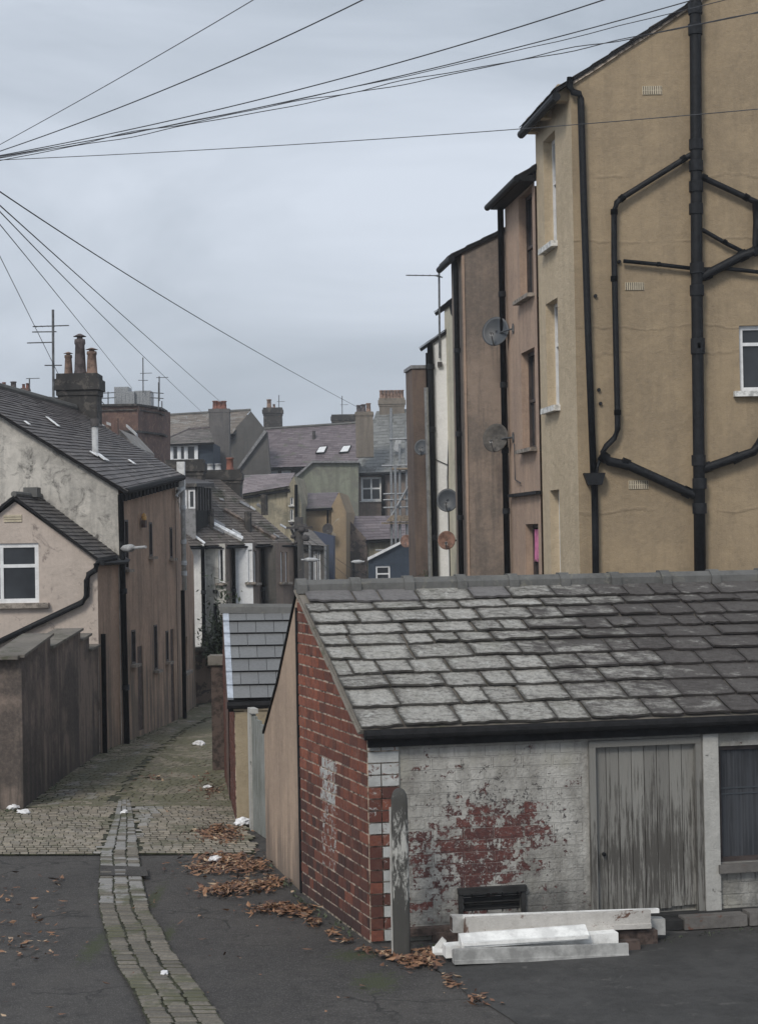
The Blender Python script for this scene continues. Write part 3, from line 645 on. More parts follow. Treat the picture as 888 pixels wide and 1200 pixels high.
# three-course sett strip curving towards the viewer
st = [(940,139,153),(960,134,157),(980,127,160),(1002,118,163),(1020,117,166),(1050,115,171),(1070,117,176),(1090,122,190),(1110,128,198),(1130,135,213),(1160,154,235),(1200,173,262),(1240,196,292),(1290,225,330)]
sl = [G(a,y) for y,a,b in st]; sr = [G(b,y) for y,a,b in st]
def interp(arr, t):
    i = min(int(t), len(arr)-2); return arr[i].lerp(arr[i+1], t-i)
mb = MB(); bd = MB()
for i in range(len(sl)-1): bd.face([(sl[i].x,sl[i].y,0.018),(sr[i].x,sr[i].y,0.018),(sr[i+1].x,sr[i+1].y,0.018),(sl[i+1].x,sl[i+1].y,0.018)])
for k in range(3):
    t = 0.0
    while t < len(sl)-1.01:
        i = min(int(t), len(sl)-2); seg = ((sl[i]+sr[i])/2-(sl[i+1]+sr[i+1])/2).length; dt = 0.135*R.uniform(0.8,1.15)/seg
        a = interp(sl, t+dt/2); b = interp(sr, t+dt/2); c = a.lerp(b, (k+0.5)/3)+(b-a)*R.uniform(-.018,.018); c.z = 0.012+0.012*noise.noise(c*1.3)
        dn = (interp(sl, min(t+dt, len(sl)-1.001))-interp(sl, t)).normalized()
        stone(mb, c, (b-a)/6*R.uniform(.84,.93), dn*dt*seg*0.41, 0.028, (R.random()*.7+.1, 0.75*(t < 5.5 and R.random() < 0.6), R.random()*0.6), 0.8); t += dt
struct(bd, 'strip_bed', M['joint']); struct(mb, 'sett_strip', [M['sett_strip'], M['joint']])
# newer tarmac in front of the garage, its edge wandering from the post to the bottom of the view
M['asphalt_new'] = wallmat('newer_tarmac', (0.060,0.058,0.056), (0.03,0.029,0.028), 0.5, (0.095,0.09,0.084), 0.72, 0.95, 3.5, rough=0.8, bs=0.5, mott=0.7)
mb = MB(); ed_ = [(492,1122),(512,1138),(528,1150),(545,1166),(575,1180),(600,1196),(640,1230),(680,1300)]; q = [G(x+R.uniform(-3,3),y) for x,y in ed_]+[G(1200,1300),G(1200,1085),G(760,1092),G(560,1100)]
mb.face([(p.x,p.y,.005) for p in q]); struct(mb, 'new_tarmac', M['asphalt_new'])
# tar seams and patches
mb = MB(); q = [G(x,y) for x,y in ((118,1018),(172,1020),(174,1031),(117,1030))]; mb.face([(p.x,p.y,0.047) for p in q]); struct(mb, 'tar_patch', M['asphalt'])
# ---------------------------------------------------------------- garage
C0 = V((-0.17, 17.9, 0)); F = V((0.982, 0.187, 0)).normalized(); Sd = V((-0.322, 1, 0)).normalized()
FR = Wall(C0, C0+F*7.5); SW = Wall(C0, C0+Sd*2.68)
ridgeL = C0+Sd*2.68; RZ = 3.62
tanE = P(311, 940, 22.7); tanE = V((tanE.x, tanE.y, 0)); TW = Wall(ridgeL, tanE)
gar = thing('garage', 'low brick garage with pale stone slate roof, flaking whitewash front and grey board door', 'garage', C0)
zt = 2.16
def rectF(*a): return FR.rect(*a)
dr = rectF(697, 873, 815, 1074); wr = list(rectF(842, 872, 960, 1008)); vr = rectF(541, 1045, 610, 1069)
wr[2] = wr[0]+1.25; wr = tuple(wr); dr = (dr[0], 0.12, dr[2], dr[3])
mb = MB()
sheet(mb, FR, [(0,-0.15),(7.5,-0.15),(7.5,zt),(0,zt)], [dr, wr, vr], 0.14, 0)
qx = 0.335
bricks(mb, FR, [(qx+0.02,-0.05),(dr[0]-0.14,-0.05),(dr[0]-0.14,zt),(qx+0.02,zt)], 0.124, 0.33, 0.02, 0.004, 0, None, 1, [vr], 0.012)
bricks(mb, FR, [(wr[0]-0.02,-0.05),(7.5,-0.05),(7.5,wr[1]-0.1),(wr[0]-0.02,wr[1]-0.1)], 0.124, 0.33, 0.02, 0.007, 0, None, 1, [], 0.012)
mb.build('front_wall', M['paintwall'], gar)
# quoin pier at the corner, brick by brick
mb = MB(); k = 0; z = 0.0; rows_w = [0,0,1,0,1,0,1,1,0,0,0,0,0,2,2,1,2,1]
seq = [1,0,1,0,1,1,0,1,0,3,2,2,2,3,3,1,3,1]
while z < zt-0.02:
    z1 = min(z+0.124, zt); s_ = seq[k % 18]
    cells = [(0,qx)] if s_ == 1 and k > 8 else [(0,qx*0.42),(qx*0.42,qx)]
    for i, (u0, u1) in enumerate(cells):
        paint = {0: 0.42 if i else 0.25, 1: 0.95, 2: 0.3, 3: 0.68}[s_]
        if k < 9: paint = (0.1 if i == 0 else (0.85 if s_ else 0.35))
        mb.box(FR.pt((u0+u1)/2, (z+z1)/2, 0.012), F*((u1-u0)/2-0.007), FR.N*0.022, V((0,0,(z1-z)/2-0.008)), 0, (R.random()*0.6, paint, 0.35*(R.random() < .3) + (0.6 if k in (1,3,5) and i == 0 else 0)))
    z = z1; k += 1
mb.box(FR.pt(qx/2, zt/2, 0.002), F*(qx/2), FR.N*0.004, V((0,0,zt/2)), 1)
mb.build('corner_pier', [M['brick'], M['mortar']], gar)
# gable side wall of individual bricks
slope_out = [(0.0,-0.1),(2.68,-0.1),(2.68,RZ-0.1),(0.0,zt+0.02)]
sgn = 1
def tn(u, z):
    x = (z/3.0); red = 0.25+0.45*R.random()
    if u > 1.85 and 1.5 < z < 3.0: red += 0.35
    soot = max(0, 0.9-z*0.6)*R.random()*1.5 + (0.5 if R.random() < 0.25 else 0.1*R.random())
    pw = 0.0
    if 1.05 < u < 1.75 and 0.55 < z < 1.75: pw = 0.58 if z > 1.2 else 0.40; soot = 0
    return (min(1,red), pw, min(1,soot))
mb = MB(); sheet(mb, SW, slope_out, [], 0, 1)
bricks(mb, SW, slope_out, 0.124, 0.30, 0.0, 0.010, 0, tn, 1, (), 0.017)
mb.build('gable_wall', [M['brick'], M['mortar']], gar).__setitem__('label', 'red brick gable with a ghost of white paint')
# rendered back half of the gable
mb = MB(); tl = [(0.0,-0.1),(TW.L,-0.1),(TW.L,1.66),(TW.L*0.55,2.42),(0.0,RZ-0.05)]
sheet(mb, TW, tl, [], 0)
for a_, b_ in ((tl[4], tl[3]), (tl[3], tl[2])): pass
mb.box(TW.pt(0.035, 1.65, 0.012), TW.U*0.03, TW.N*0.012, V((0,0,1.75)), 1)
mb.build('side_wall', [M['tan'], M['black_pipe']], gar)
back = MB(); bE = tanE+F*8.2
for a_, b_, z_ in ((tanE, bE, 1.6), (bE, C0+F*7.5, 1.6)): back.face([(a_.x,a_.y,-.1),(b_.x,b_.y,-.1),(b_.x,b_.y,z_),(a_.x,a_.y,z_)])
q = C0+F*7.5+Sd*2.68; back.face([(bE.x,bE.y,1.6),(q.x,q.y,RZ-.05),(C0.x+F.x*7.5,C0.y+F.y*7.5,zt),(C0.x+F.x*7.5,C0.y+F.y*7.5,-.1)])
back.build('back_wall', M['tan'], gar)
# roof: course heights measured from the photograph
e0 = C0 - F*0.10 + FR.N*0.17; e0.z = 2.235; eR = C0+F*7.6+FR.N*0.17; eR.z = 2.235
rl = ridgeL - F*0.02; rl.z = RZ+0.02; rR = ridgeL+F*7.65; rR.z = RZ+0.02
ylist = [850, 832, 811, 794, 776, 760, 747, 734, 719, 709, 697]
def vof(y):
    lo, hi = 0.0, 1.0
    for _ in range(30):
        mdd = (lo+hi)/2; p = e0.lerp(rl, mdd); d = p-cam; yy = 600 - FPX*d.dot(upv)/d.dot(fwd)
        if yy > y: lo = mdd
        else: hi = mdd
    return lo
frs = [0.0]+[vof(y) for y in ylist[1:-1]]+[1.0]
def gt(u, v):
    x = u*7.7; n = noise.noise(V((x*0.8, v*3, 1)))
    dark = min(1, max(0, 0.12*R.random()+(x-0.9)/3.0 + 0.22*n - 0.12*(v > 0.75)))*0.9
    rep = 1.0 if (v > frs[-2]-1e-4 and x < 1.3) or (R.random() < 0.008) else 0.0
    return (min(1, max(0, R.gauss(0.55,0.28))), rep, dark)
mb = MB(); up_n = (eR-e0).cross(rl-e0).normalized(); up_n = up_n if up_n.z > 0 else -up_n
mb.ext([e0-up_n*0.004, eR-up_n*0.004, rR-up_n*0.004, rl-up_n*0.004], -up_n*0.05, 2)
slates(mb, e0, eR, rR, rl, 10, 0.50, th=0.026, rag=0.022, fr=frs, tonef=gt, sub=6, lap=1.1)
# mortar fillet down the verge
for i in range(14):
    p = e0.lerp(rl, i/14); q = e0.lerp(rl, (i+1)/14); mb.tube([p-up_n*0.045-F*0.005, q-up_n*0.045-F*0.005], 0.02*R.uniform(0.8,1.2), 6, 2)
tEz = tanE.copy(); tEz.z = 1.68; mid = ridgeL.lerp(tanE, 0.55); mid.z = 2.45
b0 = tEz - F*0.025; bR = tEz+F*8; m0 = mid-F*0.025; mR = mid+F*8
mb.ext([rl, rR, mR, m0], V((0,0,-0.035)), 1); mb.ext([m0, mR, bR, b0], V((0,0,-0.035)), 1)
mb.build('roof', [M['garage_slate'], M['dark_wood'], M['coping']], gar).__setitem__('label', 'stone slate roof, pale lichen at left and sooty at right')
# ridge tiles
mb = MB(); u = 0.0; 
while u < 7.6:
    a = rl + F*u + V((0,0,0.015)); b = rl+F*(u+0.65)+V((0,0,0.015))
    nf = FR.N; dz = R.uniform(-0.006,0.006)
    def prof(p, k): return [p+nf*0.135*k+V((0,0,-0.085)), p+nf*0.125*k+V((0,0,0.02)), p+nf*0.05*k+V((0,0,0.075*k+dz)), p-nf*0.05*k+V((0,0,0.075*k+dz)), p-nf*0.135*k+V((0,0,-0.06))]
    for (s0, s1, k) in ((0.0, 0.12, 1.26), (0.12, 0.65, 1.0)):
        A = prof(a.lerp(b, s0/0.65), k); B = prof(a.lerp(b, s1/0.65), k)
        for i in range(4): mb.face([A[i], B[i], B[i+1], A[i+1]])
        mb.face(A); mb.face(B)
    u += 0.65
mb.build('ridge_tiles', M['ridge'], gar)
# gutter and fascia
mb = MB(); a = e0+V((0,0,-0.06))+FR.N*0.02+F*0.04; b = eR+V((0,0,-0.06))+FR.N*0.02
mb.tube([a, b], 0.055, 10, 0); fz = 2.12
mb.box(FR.pt(3.75, 2.11, 0.10), F*3.76, FR.N*0.02, V((0,0,0.075))); mb.box(FR.pt(3.75, 2.175, 0.09), F*3.77, FR.N*0.09, V((0,0,0.012)))
mb.build('gutter', M['dark_wood'], gar)
# door of vertical boards
d = dr; mb = MB(); n = 8
for i in range(n):
    u0 = d[0]+(d[2]-d[0])*i/n; u1 = d[0]+(d[2]-d[0])*(i+1)/n; rz = R.uniform(0,0.03)
    mb.box(FR.pt((u0+u1)/2, (d[1]+d[3])/2+rz, -0.04), F*((u1-u0)/2-0.004), FR.N*0.018, V((0,0,(d[3]-d[1])/2-rz)), 0, (R.random(),0,0))
mb.face([FR.pt(d[0],d[1],-0.07), FR.pt(d[2],d[1],-0.07), FR.pt(d[2],d[3],-0.07), FR.pt(d[0],d[3],-0.07)])
dob = mb.build('door', M['greydoor'], gar); dob['label'] = 'weathered grey board door'
mb = MB(); mb.lathe(FR.pt(d[0]+0.09, 0.78, -0.02), [(0.001,0.05),(0.022,0.045),(0.022,0.02),(0.012,0.0)], 10, 0, FR.N); mb.build('handle', M['black_pipe'], dob)
mb = MB(); t = 0.045
mb.box(FR.pt(d[0]-0.03,(d[1]+d[3])/2,0.0), F*0.035, FR.N*0.05, V((0,0,(d[3]-d[1])/2)), 0, (.4,0,0)); mb.box(FR.pt(d[2]+0.03,(d[1]+d[3])/2,0.0), F*0.035, FR.N*0.05, V((0,0,(d[3]-d[1])/2)), 0, (.2,0,0))
mb.box(FR.pt((d[0]+d[2])/2, d[3]+0.035, 0.0), F*((d[2]-d[0])/2+0.065), FR.N*0.052, V((0,0,0.034)), 0, (.1,0,0)); mb.build('door_frame', M['greydoor'], gar)
mb = MB(); mb.box(FR.pt((d[2]+0.07+wr[0]-0.02)/2, 1.12, 0.035), F*((wr[0]-0.02-d[2]-0.07)/2-0.004), FR.N*0.035, V((0,0,1.0))); mb.build('painted_post', M['paleframe'], gar)
# window
w_ = window(gar, FR, wr, 0.12, 0.05, 'brown_frame', 'glass', bars=(0.5,), sill=None); w_['label'] = 'dark window with net curtain'
mb = MB(); n = 40; a_, b_, c_, d_ = wr
for i in range(n):
    u0 = a_+0.05+(c_-a_-0.1)*i/n; u1 = a_+0.05+(c_-a_-0.1)*(i+1)/n; o0 = -0.086+0.004*math.sin(i*1.3); o1 = -0.086+0.004*math.sin((i+1)*1.3)
    mb.face([FR.pt(u0,b_+0.05,o0), FR.pt(u1,b_+0.05,o1), FR.pt(u1,d_-0.05,o1), FR.pt(u0,d_-0.05,o0)], 0, None, (R.random(),0,0))
for zz in (0.58, 0.63): mb.box(FR.pt((a_+c_)/2, b_+(d_-b_)*zz, -0.078), F*((c_-a_)/2-0.06), FR.N*0.001, V((0,0,0.008)), 1)
mb.build('curtain', [M['curtain'], M['dish_grey']], w_)
mb = MB(); mb.box(FR.pt((a_+c_)/2, b_-0.05, 0.03), F*((c_-a_)/2+0.05), FR.N*0.08, V((0,0,0.045))); mb.build('sill', M['ledge'], w_)
# vent hatch: black box with hood
mb = MB(); a_, b_, c_, d_ = vr
mb.box(FR.pt((a_+c_)/2, d_+0.03, 0.03), F*((c_-a_)/2+0.05), FR.N*0.04, V((0,0,0.03))); mb.box(FR.pt((a_+c_)/2,(b_+d_)/2,-0.06), F*((c_-a_)/2), FR.N*0.01, V((0,0,(d_-b_)/2)))
for i in range(3): mb.box(FR.pt((a_+c_)/2, b_+(d_-b_)*(i+0.5)/3, 0.0), F*((c_-a_)/2-0.02), FR.N*0.02+V((0,0,0.01)), V((0,0,0.006)))
for s_ in (a_-0.02, c_+0.02): mb.box(FR.pt(s_,(b_+d_)/2,0.02), F*0.022, FR.N*0.03, V((0,0,(d_-b_)/2+0.01)))
mb.build('vent', M['blackvoid'], gar)
# ledge and near-black boxes standing in for recess shade along the foot
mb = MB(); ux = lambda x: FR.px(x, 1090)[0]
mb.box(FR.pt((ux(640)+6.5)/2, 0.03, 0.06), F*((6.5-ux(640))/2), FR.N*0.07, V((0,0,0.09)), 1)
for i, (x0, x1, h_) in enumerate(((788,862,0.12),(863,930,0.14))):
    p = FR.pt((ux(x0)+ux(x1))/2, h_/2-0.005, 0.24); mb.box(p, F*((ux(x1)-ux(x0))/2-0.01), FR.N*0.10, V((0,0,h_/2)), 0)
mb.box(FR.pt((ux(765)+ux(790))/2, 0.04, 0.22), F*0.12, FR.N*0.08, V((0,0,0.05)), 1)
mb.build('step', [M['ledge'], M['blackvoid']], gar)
mb = MB(); mb.box(FR.pt((0.34+ux(560))/2, 0.09, 0.05), F*((ux(560)-0.34)/2), FR.N*0.05, V((0,0,0.04))); mb.box(FR.pt((0.75+ux(545))/2, 0.03, 0.10), F*0.24, FR.N*0.06, V((0,0,0.05)))
mb.build('plinth', M['browntimber'], gar)
# post leaning at the corner
pb = G(471, 1120); pt_ = thing('timber_post', 'rounded rotten timber post with remains of white paint, against the garage corner', 'post', pb)
mb = MB(); n = 20; w2 = 0.088; dp = 0.07; top = 1.69
prev = None
ZF = [i/14*.925 for i in range(15)]+[.925+.075*math.sin(math.pi/2*i/8) for i in range(1,9)]
for k in range(23):
    zf = ZF[k]; z = -0.02 + (top+0.02)*zf
    sc = 1.0 if zf < 0.926 else math.sqrt(max(0.0, 1-((zf-0.925)/0.075)**2))*0.97+0.03
    ring = []
    for i in range(n):
        a = 2*math.pi*i/n; e = 0.5; cx = math.copysign(abs(math.cos(a))**e, math.cos(a)); cy = math.copysign(abs(math.sin(a))**e, math.sin(a))
        jj = 1+0.05*noise.noise(V((cx*2, cy*2, z*5)))
        ring.append(V((pb.x+cx*w2*sc*jj*(1-0.06*zf), pb.y+cy*dp*sc*jj, z)))
    if prev:
        for i in range(n): mb.face([prev[i], prev[(i+1) % n], ring[(i+1) % n], ring[i]], 0, None, (0.5,0,0))
    prev = ring
mb.face(prev, 0, None, (.5,0,0)); mb.build('shaft', M['postwood'], pt_)
mb = MB(); mb.tube([V((pb.x-0.093,pb.y-0.03,0.02)), V((pb.x-0.096,pb.y-0.03,0.7)), V((pb.x-0.092,pb.y-0.02,1.5))], 0.011, 6); mb.build('edge_batten', M['paleframe'], pt_)
# boards piled in front of the garage: (x0,y0,x1,y1 of the top edge), height px, depth (m), distance
def board(name, label, x0, y0, x1, y1, hp, Y0, dep, mt, mt2=None, lip=True, zb=None, kind=0):
    a = P(x0, y0, Y0); b = P(x1, y1, Y0+0.19*(P(x1,y1,Y0).x-a.x)); h = hp*Y0/FPX; U = (b-a); L = U.length; U.normalize(); Wd = V((-U.y, U.x, 0)).normalized()
    if Wd.y < 0: Wd = -Wd
    mb = MB(); c = (a+b)/2
    if kind == 0:      # frame section: upright face, chamfered lip, rebate
        pr = [(0,0),(0,-h*0.72),(-0.012,-h*0.74),(-0.012,-h),(dep,-h),(dep,-h*0.15),(dep*0.55,-h*0.15),(dep*0.5,0.0)]
    elif kind == 1:    # sloping sill section
        pr = [(0,-h*0.62),(0.0,-h),(dep,-h),(dep,0.0),(dep*0.8,0.0)]
    else: pr = [(0,0),(0,-h),(dep,-h),(dep,0)]
    pts = [a+Wd*p+V((0,0,q)) for p, q in pr]; mb.ext(pts, U*L)
    if mt2:
        for s0, s1 in ((0.0, 0.04), (0.96, 1.0)): mb.box(a.lerp(b,(s0+s1)/2)+Wd*dep*0.5+V((0,0,-h/2)), U*(L*(s1-s0)/2+0.004), Wd*dep*0.4, V((0,0,h*0.4)), 1)
    o = mb.build(name, [M[mt], M[mt2 or mt]]); md = o.modifiers.new('b', 'BEVEL'); md.width = 0.004; md.segments = 2
    return tag(o, label, 'board', 'old window boards piled by the garage')
Yb = G(620, 1131).y
board('timber_board', 'grey bottom board at the front of the pile, flat face outwards', 532, 1113, 736, 1106, 17, Yb-0.02, 0.10, 'greyboard')
board('timber_board', 'short white board lying behind the grey bottom board', 522, 1109, 724, 1093, 14, Yb+0.12, 0.16, 'whiteboard', kind=2)
board('timber_board', 'bright white sloping sill section on top of the pile', 541, 1098, 690, 1087, 14, Yb+0.05, 0.16, 'whiteboard', kind=1)
board('timber_board', 'long white frame length behind, paint stripped to brown wood', 546, 1076, 762, 1067, 21, Yb+0.34, 0.13, 'rustboard')
board('timber_board', 'thin white bead lying uppermost at the back of the pile', 543, 1073, 772, 1065, 5, Yb+0.47, 0.05, 'whiteboard', kind=2)
board('timber_board', 'thick white ended beam lying against the wall at the back of the pile', 530, 1074, 779, 1077, 19, Yb+0.50, 0.12, 'greyboard', 'browntimber', kind=2)
board('timber_board', 'dark brown plank end sticking out beyond the lower right of the pile', 560, 1109, 750, 1102, 18, Yb+0.22, 0.09, 'browntimber', kind=2)
board('timber_board', 'low dark baulk carrying the rear of the pile', 548, 1096, 770, 1090, 20, Yb+0.40, 0.26, 'browntimber', kind=2)
board('timber_board', 'narrow white strip under the bright sloping sill section', 543, 1105, 689, 1096, 4, Yb+0.03, 0.10, 'whiteboard', kind=2)
def XY(p): return V((p.x, p.y, 0))
def line_hit(o, d, px, py=640):
    """plan point where the sight line of column px meets the plan line o + t d"""
    w = Wall(o, o+d); u, _ = w.px(px, py); return o+w.U*u
M['shed_edge'] = plain('pale_blue_grey_edge_trim', (0.42,0.46,0.52), 0.6, 0.15)
# ---------------------------------------------------------------- small shed behind the garage
sN = 25.6
SA = XY(P(276, 900, sN)); SB = XY(P(352, 900, sN)); SF = Wall(SA, SB)
shed = thing('shed', 'small outbuilding with new grey slate roof beside the alley, cream painted block end', 'outbuilding', SA)
SL = XY(G(264, 912)); sback = SL+V((2.4,0.6,0))
mb = MB(); sheet(mb, SF, [(0,-.1),(SF.L,-.1),(SF.L,1.72),(0,1.78)], [], 0, 0)
for z in [0.24*i for i in range(1,8)]: pass
mb.box(SF.pt(0.31, 0.82, 0.06), SF.U*0.29, SF.N*0.06, V((0,0,0.86)), 1); mb.box(SF.pt(0.31, 1.71, 0.07), SF.U*0.31, SF.N*0.075, V((0,0,0.03)), 1)
mb.build('end_wall', [M['mortar'], M['cream_block']], shed)
AWn = Wall(SA, SL)
mb = MB(); ol = [(0,-0.1),(AWn.L,-0.1),(AWn.L,2.3),(0,1.8)]
sheet(mb, AWn, ol, [], 0, 1); eo = ol if AWn.N.dot(V((1,0,0))) > 0 else ol
bricks(mb, AWn, [(0,-0.1),(AWn.L,-0.1),(AWn.L,2.3),(0,1.8)], 0.1, 0.28, 0, 0.01, 0, lambda u, z: (0.2*R.random()+0.1, 0, 0.6*R.random()), 1)
mb.build('side_wall', [M['brick'], M['mortar']], shed)
RA = P(268, 821, sN-0.15); RB = P(356, 819, sN-0.15+0.1); RDn = P(262, 716, 27.6); RC = P(352, 715, 27.7)
mb = MB()
def shed_tone(u, v): return (R.gauss(0.5,0.15), R.random(), 0)
n_ = (RB-RA).cross(RDn-RA).normalized(); n_ = n_ if n_.z > 0 else -n_
mb.ext([RA-n_*.003, RB-n_*.003, RC-n_*.003, RDn-n_*.003], -n_*0.05, 1)
rows = 7
for r in range(rows):       # wide thin slates with near-black front edges painted as the shadow under each course
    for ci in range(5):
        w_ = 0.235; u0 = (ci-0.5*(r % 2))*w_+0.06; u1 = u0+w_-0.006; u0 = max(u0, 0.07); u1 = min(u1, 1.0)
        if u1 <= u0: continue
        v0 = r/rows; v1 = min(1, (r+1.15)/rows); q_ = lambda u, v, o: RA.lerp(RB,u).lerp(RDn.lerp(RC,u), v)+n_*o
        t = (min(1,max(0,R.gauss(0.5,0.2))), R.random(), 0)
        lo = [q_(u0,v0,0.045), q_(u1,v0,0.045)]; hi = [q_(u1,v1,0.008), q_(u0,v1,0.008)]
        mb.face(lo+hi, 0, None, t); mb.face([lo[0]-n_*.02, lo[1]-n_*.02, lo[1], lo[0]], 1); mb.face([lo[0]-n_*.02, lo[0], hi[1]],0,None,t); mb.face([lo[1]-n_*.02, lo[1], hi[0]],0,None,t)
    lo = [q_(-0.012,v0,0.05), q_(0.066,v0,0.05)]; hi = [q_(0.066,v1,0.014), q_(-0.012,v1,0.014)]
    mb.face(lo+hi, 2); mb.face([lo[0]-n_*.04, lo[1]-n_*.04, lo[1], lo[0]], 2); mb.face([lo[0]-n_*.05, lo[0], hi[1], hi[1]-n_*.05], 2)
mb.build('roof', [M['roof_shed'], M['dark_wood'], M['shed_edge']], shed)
mb = MB(); a = RDn-(RC-RDn)*0.04+V((0,0,0.02)); b = RC
mb.ext([a+V((0,-.12,-.05)), a+V((0,-.10,.05)), a+V((0,-.04,.10)), a+V((0,.05,.10)), a+V((0,.12,-.03))], b-a)
mb.build('ridge', M['ridge'], shed)
mb = MB(); mb.tube([RA+V((-0.02,-.03,-.07)), RB+V((0,-.03,-.07))], 0.055, 8); mb.box((RA+RB)/2+V((0,0.03,-.11)), (RB-RA)/2, V((0,.02,0)), V((0,0,.06))); mb.build('gutter', M['dark_wood'], shed)
mb = MB(); bk0 = SL; bk1 = SL+V((2.6,0.5,0)); mb.face([(bk0.x,bk0.y,-.1),(bk1.x,bk1.y,-.1),(bk1.x,bk1.y,3.0),(bk0.x,bk0.y,3.0)]); 
mb.face([(SL.x,SL.y,-.1),(SL.x,SL.y,2.4),(RDn.x+.05,RDn.y,RDn.z-.1),(RDn.x+.05,RDn.y,-.1)])
mb.build('rear_wall', M['stack_brown'], shed)
# dark gate leaf and stone capped gate pier on the alley side, beyond the shed
gp = G(259, 905); t = thing('gate_pier', 'brick gate pier with pale stone cap at the alley edge by the shed roof', 'gate pier', gp)
mb = MB(); mb.abox(gp.x-0.15, gp.x+0.12, gp.y, gp.y+0.35, -.05, 1.95); mb.build('shaft', M['browntimber'], t)
mb = MB(); mb.abox(gp.x-0.2, gp.x+0.2, gp.y-.05, gp.y+0.42, 1.95, 2.12); o = mb.build('cap', M['coping'], t); md = o.modifiers.new('b','BEVEL'); md.width = 0.03; md.segments = 2
# wooden gate between pier and garage
ga = XY(P(297, 900, 24.9)); gb = XY(P(317, 900, 23.9)); GW = Wall(ga, gb)
t = thing('yard_gate', 'peeling green grey board gate between the cream block pier and the tan garage wall', 'gate', ga)
mb = MB(); n = 4
for i in range(n):
    h_ = 1.65-0.03*i+R.uniform(-.03,.03); mb.box(GW.pt(GW.L*(i+0.5)/n, h_/2, 0), GW.U*(GW.L/n/2-0.006), GW.N*0.018, V((0,0,h_/2)), 0, (R.random(),0,0))
mb.build('boards', M['gatewood'], t)
mb = MB(); p = GW.pt(-0.05, 0.85, 0.0); mb.box(p, GW.U*0.055, GW.N*0.05, V((0,0,0.86))); mb.box(GW.pt(0.03,1.74,0), GW.U*0.13, GW.N*0.05, V((0,0,0.035))); mb.build('gate_post', M['paleframe'], t)
for zr_ in (.5,1.3): mb = MB(); mb.box(GW.pt(GW.L/2, zr_, -0.04), GW.U*GW.L/2, GW.N*0.02, V((0,0,0.05))); mb.build('rail', M['browntimber'], t)
# dark overhead cloth edge: bitumen verge hanging at the gate
# ---------------------------------------------------------------- left: streaked yard wall with raked copings
yw = thing('yard_wall', 'tall streaked brown yard wall with stepped raked copings on the left of the alley', 'wall', G(28,950))
pts = [G(28,950), G(62,923), G(97,897.5), G(107,891), G(117,885)]
tops = [(2.42,2.62), (2.40,2.56), (2.36,2.42), (2.12,2.16)]
Wd = 0.42
for i in range(4):
    a, b = XY(pts[i]), XY(pts[i+1]); w = Wall(a, b); z0, z1 = tops[i]; mb = MB()
    L_ = V((-Wd*w.N.x, -Wd*w.N.y, 0)) if False else -w.N*Wd
    prof = [w.pt(0,-.1), w.pt(w.L,-.1), w.pt(w.L,z1), w.pt(0,z0)]; mb.ext(prof, L_*(0.94-0.03*i))
    mb.build('wall_bay', M['yardwall'], yw)
    mb = MB(); c0 = w.pt(-0.05, z0+0.004, 0.06); c1 = w.pt(w.L+0.02, z1+0.004, 0.06); mb.ext([c0, c1, c1+V((0,0,.045)), c0+V((0,0,.045))], -w.N*(Wd+0.12))
    o = mb.build('coping', M['coping'], yw); md = o.modifiers.new('b','BEVEL'); md.width = 0.015; md.segments = 2
a = XY(pts[0]); mb = MB(); mb.ext([a+V((0,0.01,-.1)), a+V((-4,-.15,-.1)), a+V((-4,-.15,2.38)), a+V((0,0.01,2.40))], V((0,0.4,0))); mb.build('end_bay', M['yardwall'], yw)
mb = MB(); mb.abox(a.x-4, a.x-0.02, a.y-0.2, a.y+0.4, 2.405, 2.46); mb.build('coping', M['coping'], yw)
mb = MB(); w = Wall(pts[0], pts[1])
# ---------------------------------------------------------------- left: small gabled outrigger
sgY = 34.0; SG = Wall(XY(P(115, 700, sgY)), XY(P(115, 700, sgY))+V((-8,0,0)))
sg = thing('small_house', 'small pale pink gabled outrigger with white framed window behind the yard wall', 'house', SG.a)
pg = lambda x, y: SG.px(x, y)
ap = pg(18, 588); ea = pg(114, 657); L2 = 2*ap[0]-0.0
wn = SG.rect(-42, 637, 46, 707)
mb = MB(); sheet(mb, SG, [(0,-.1),(0,ea[1]),(ap[0],ap[1]),(2*ap[0],ea[1]),(2*ap[0],-.1)], [wn], 0.1, 0)
mb.build('front_wall', M['smallgable'], sg)
ce = XY(G(146, 872)); EW = Wall(SG.a, ce); mb = MB()
sheet(mb, EW, [(0,-.1),(EW.L,-.1),(EW.L,ea[1]-.02),(0,ea[1]-.02)], [], 0); mb.build('side_wall', M['pinkbrown'], sg)
window(sg, SG, wn, 0.1, 0.085, 'white_frame', 'glass', bars=(0.5,), hbars=(0.62,), sill='stone_sill', label='white framed window with transom', so=0.2, sh=0.1)
dirn = EW.U*(EW.L+0.3)
A = SG.pt(-0.12, ea[1]-0.03, 0.12); D = SG.pt(ap[0], ap[1]+0.12, 0.12)
roof(sg, A, A+dirn, D+dirn, D, 'roof_small', 18, 0.25, thick=0.04)
A2 = SG.pt(2*ap[0]+.12, ea[1]-0.03, 0.12); roof(sg, A2, A2+dirn, D+dirn, D, 'roof_small', 14, 0.3, thick=0.04)
mb = MB(); mb.tube([D+V((0,0,.03)), D+dirn+V((0,0,.03))], 0.06, 8); c = SG.px(50,583); p = D+dirn*0.55; mb.box(p+V((0,0,.09)), V((.14,0,0)), V((0,.2,0)), V((0,0,.10))); mb.build('ridge_tiles', M['ridge'], sg)
mb = MB(); v0 = SG.rect(5,603,26,612)
for i in range(3):
    zz = v0[1]+(v0[3]-v0[1])*(i+.5)/3; mb.box(SG.pt((v0[0]+v0[2])/2, zz, 0.01), SG.U*((v0[2]-v0[0])/2), SG.N*0.012, V((0,0,(v0[3]-v0[1])/8)))
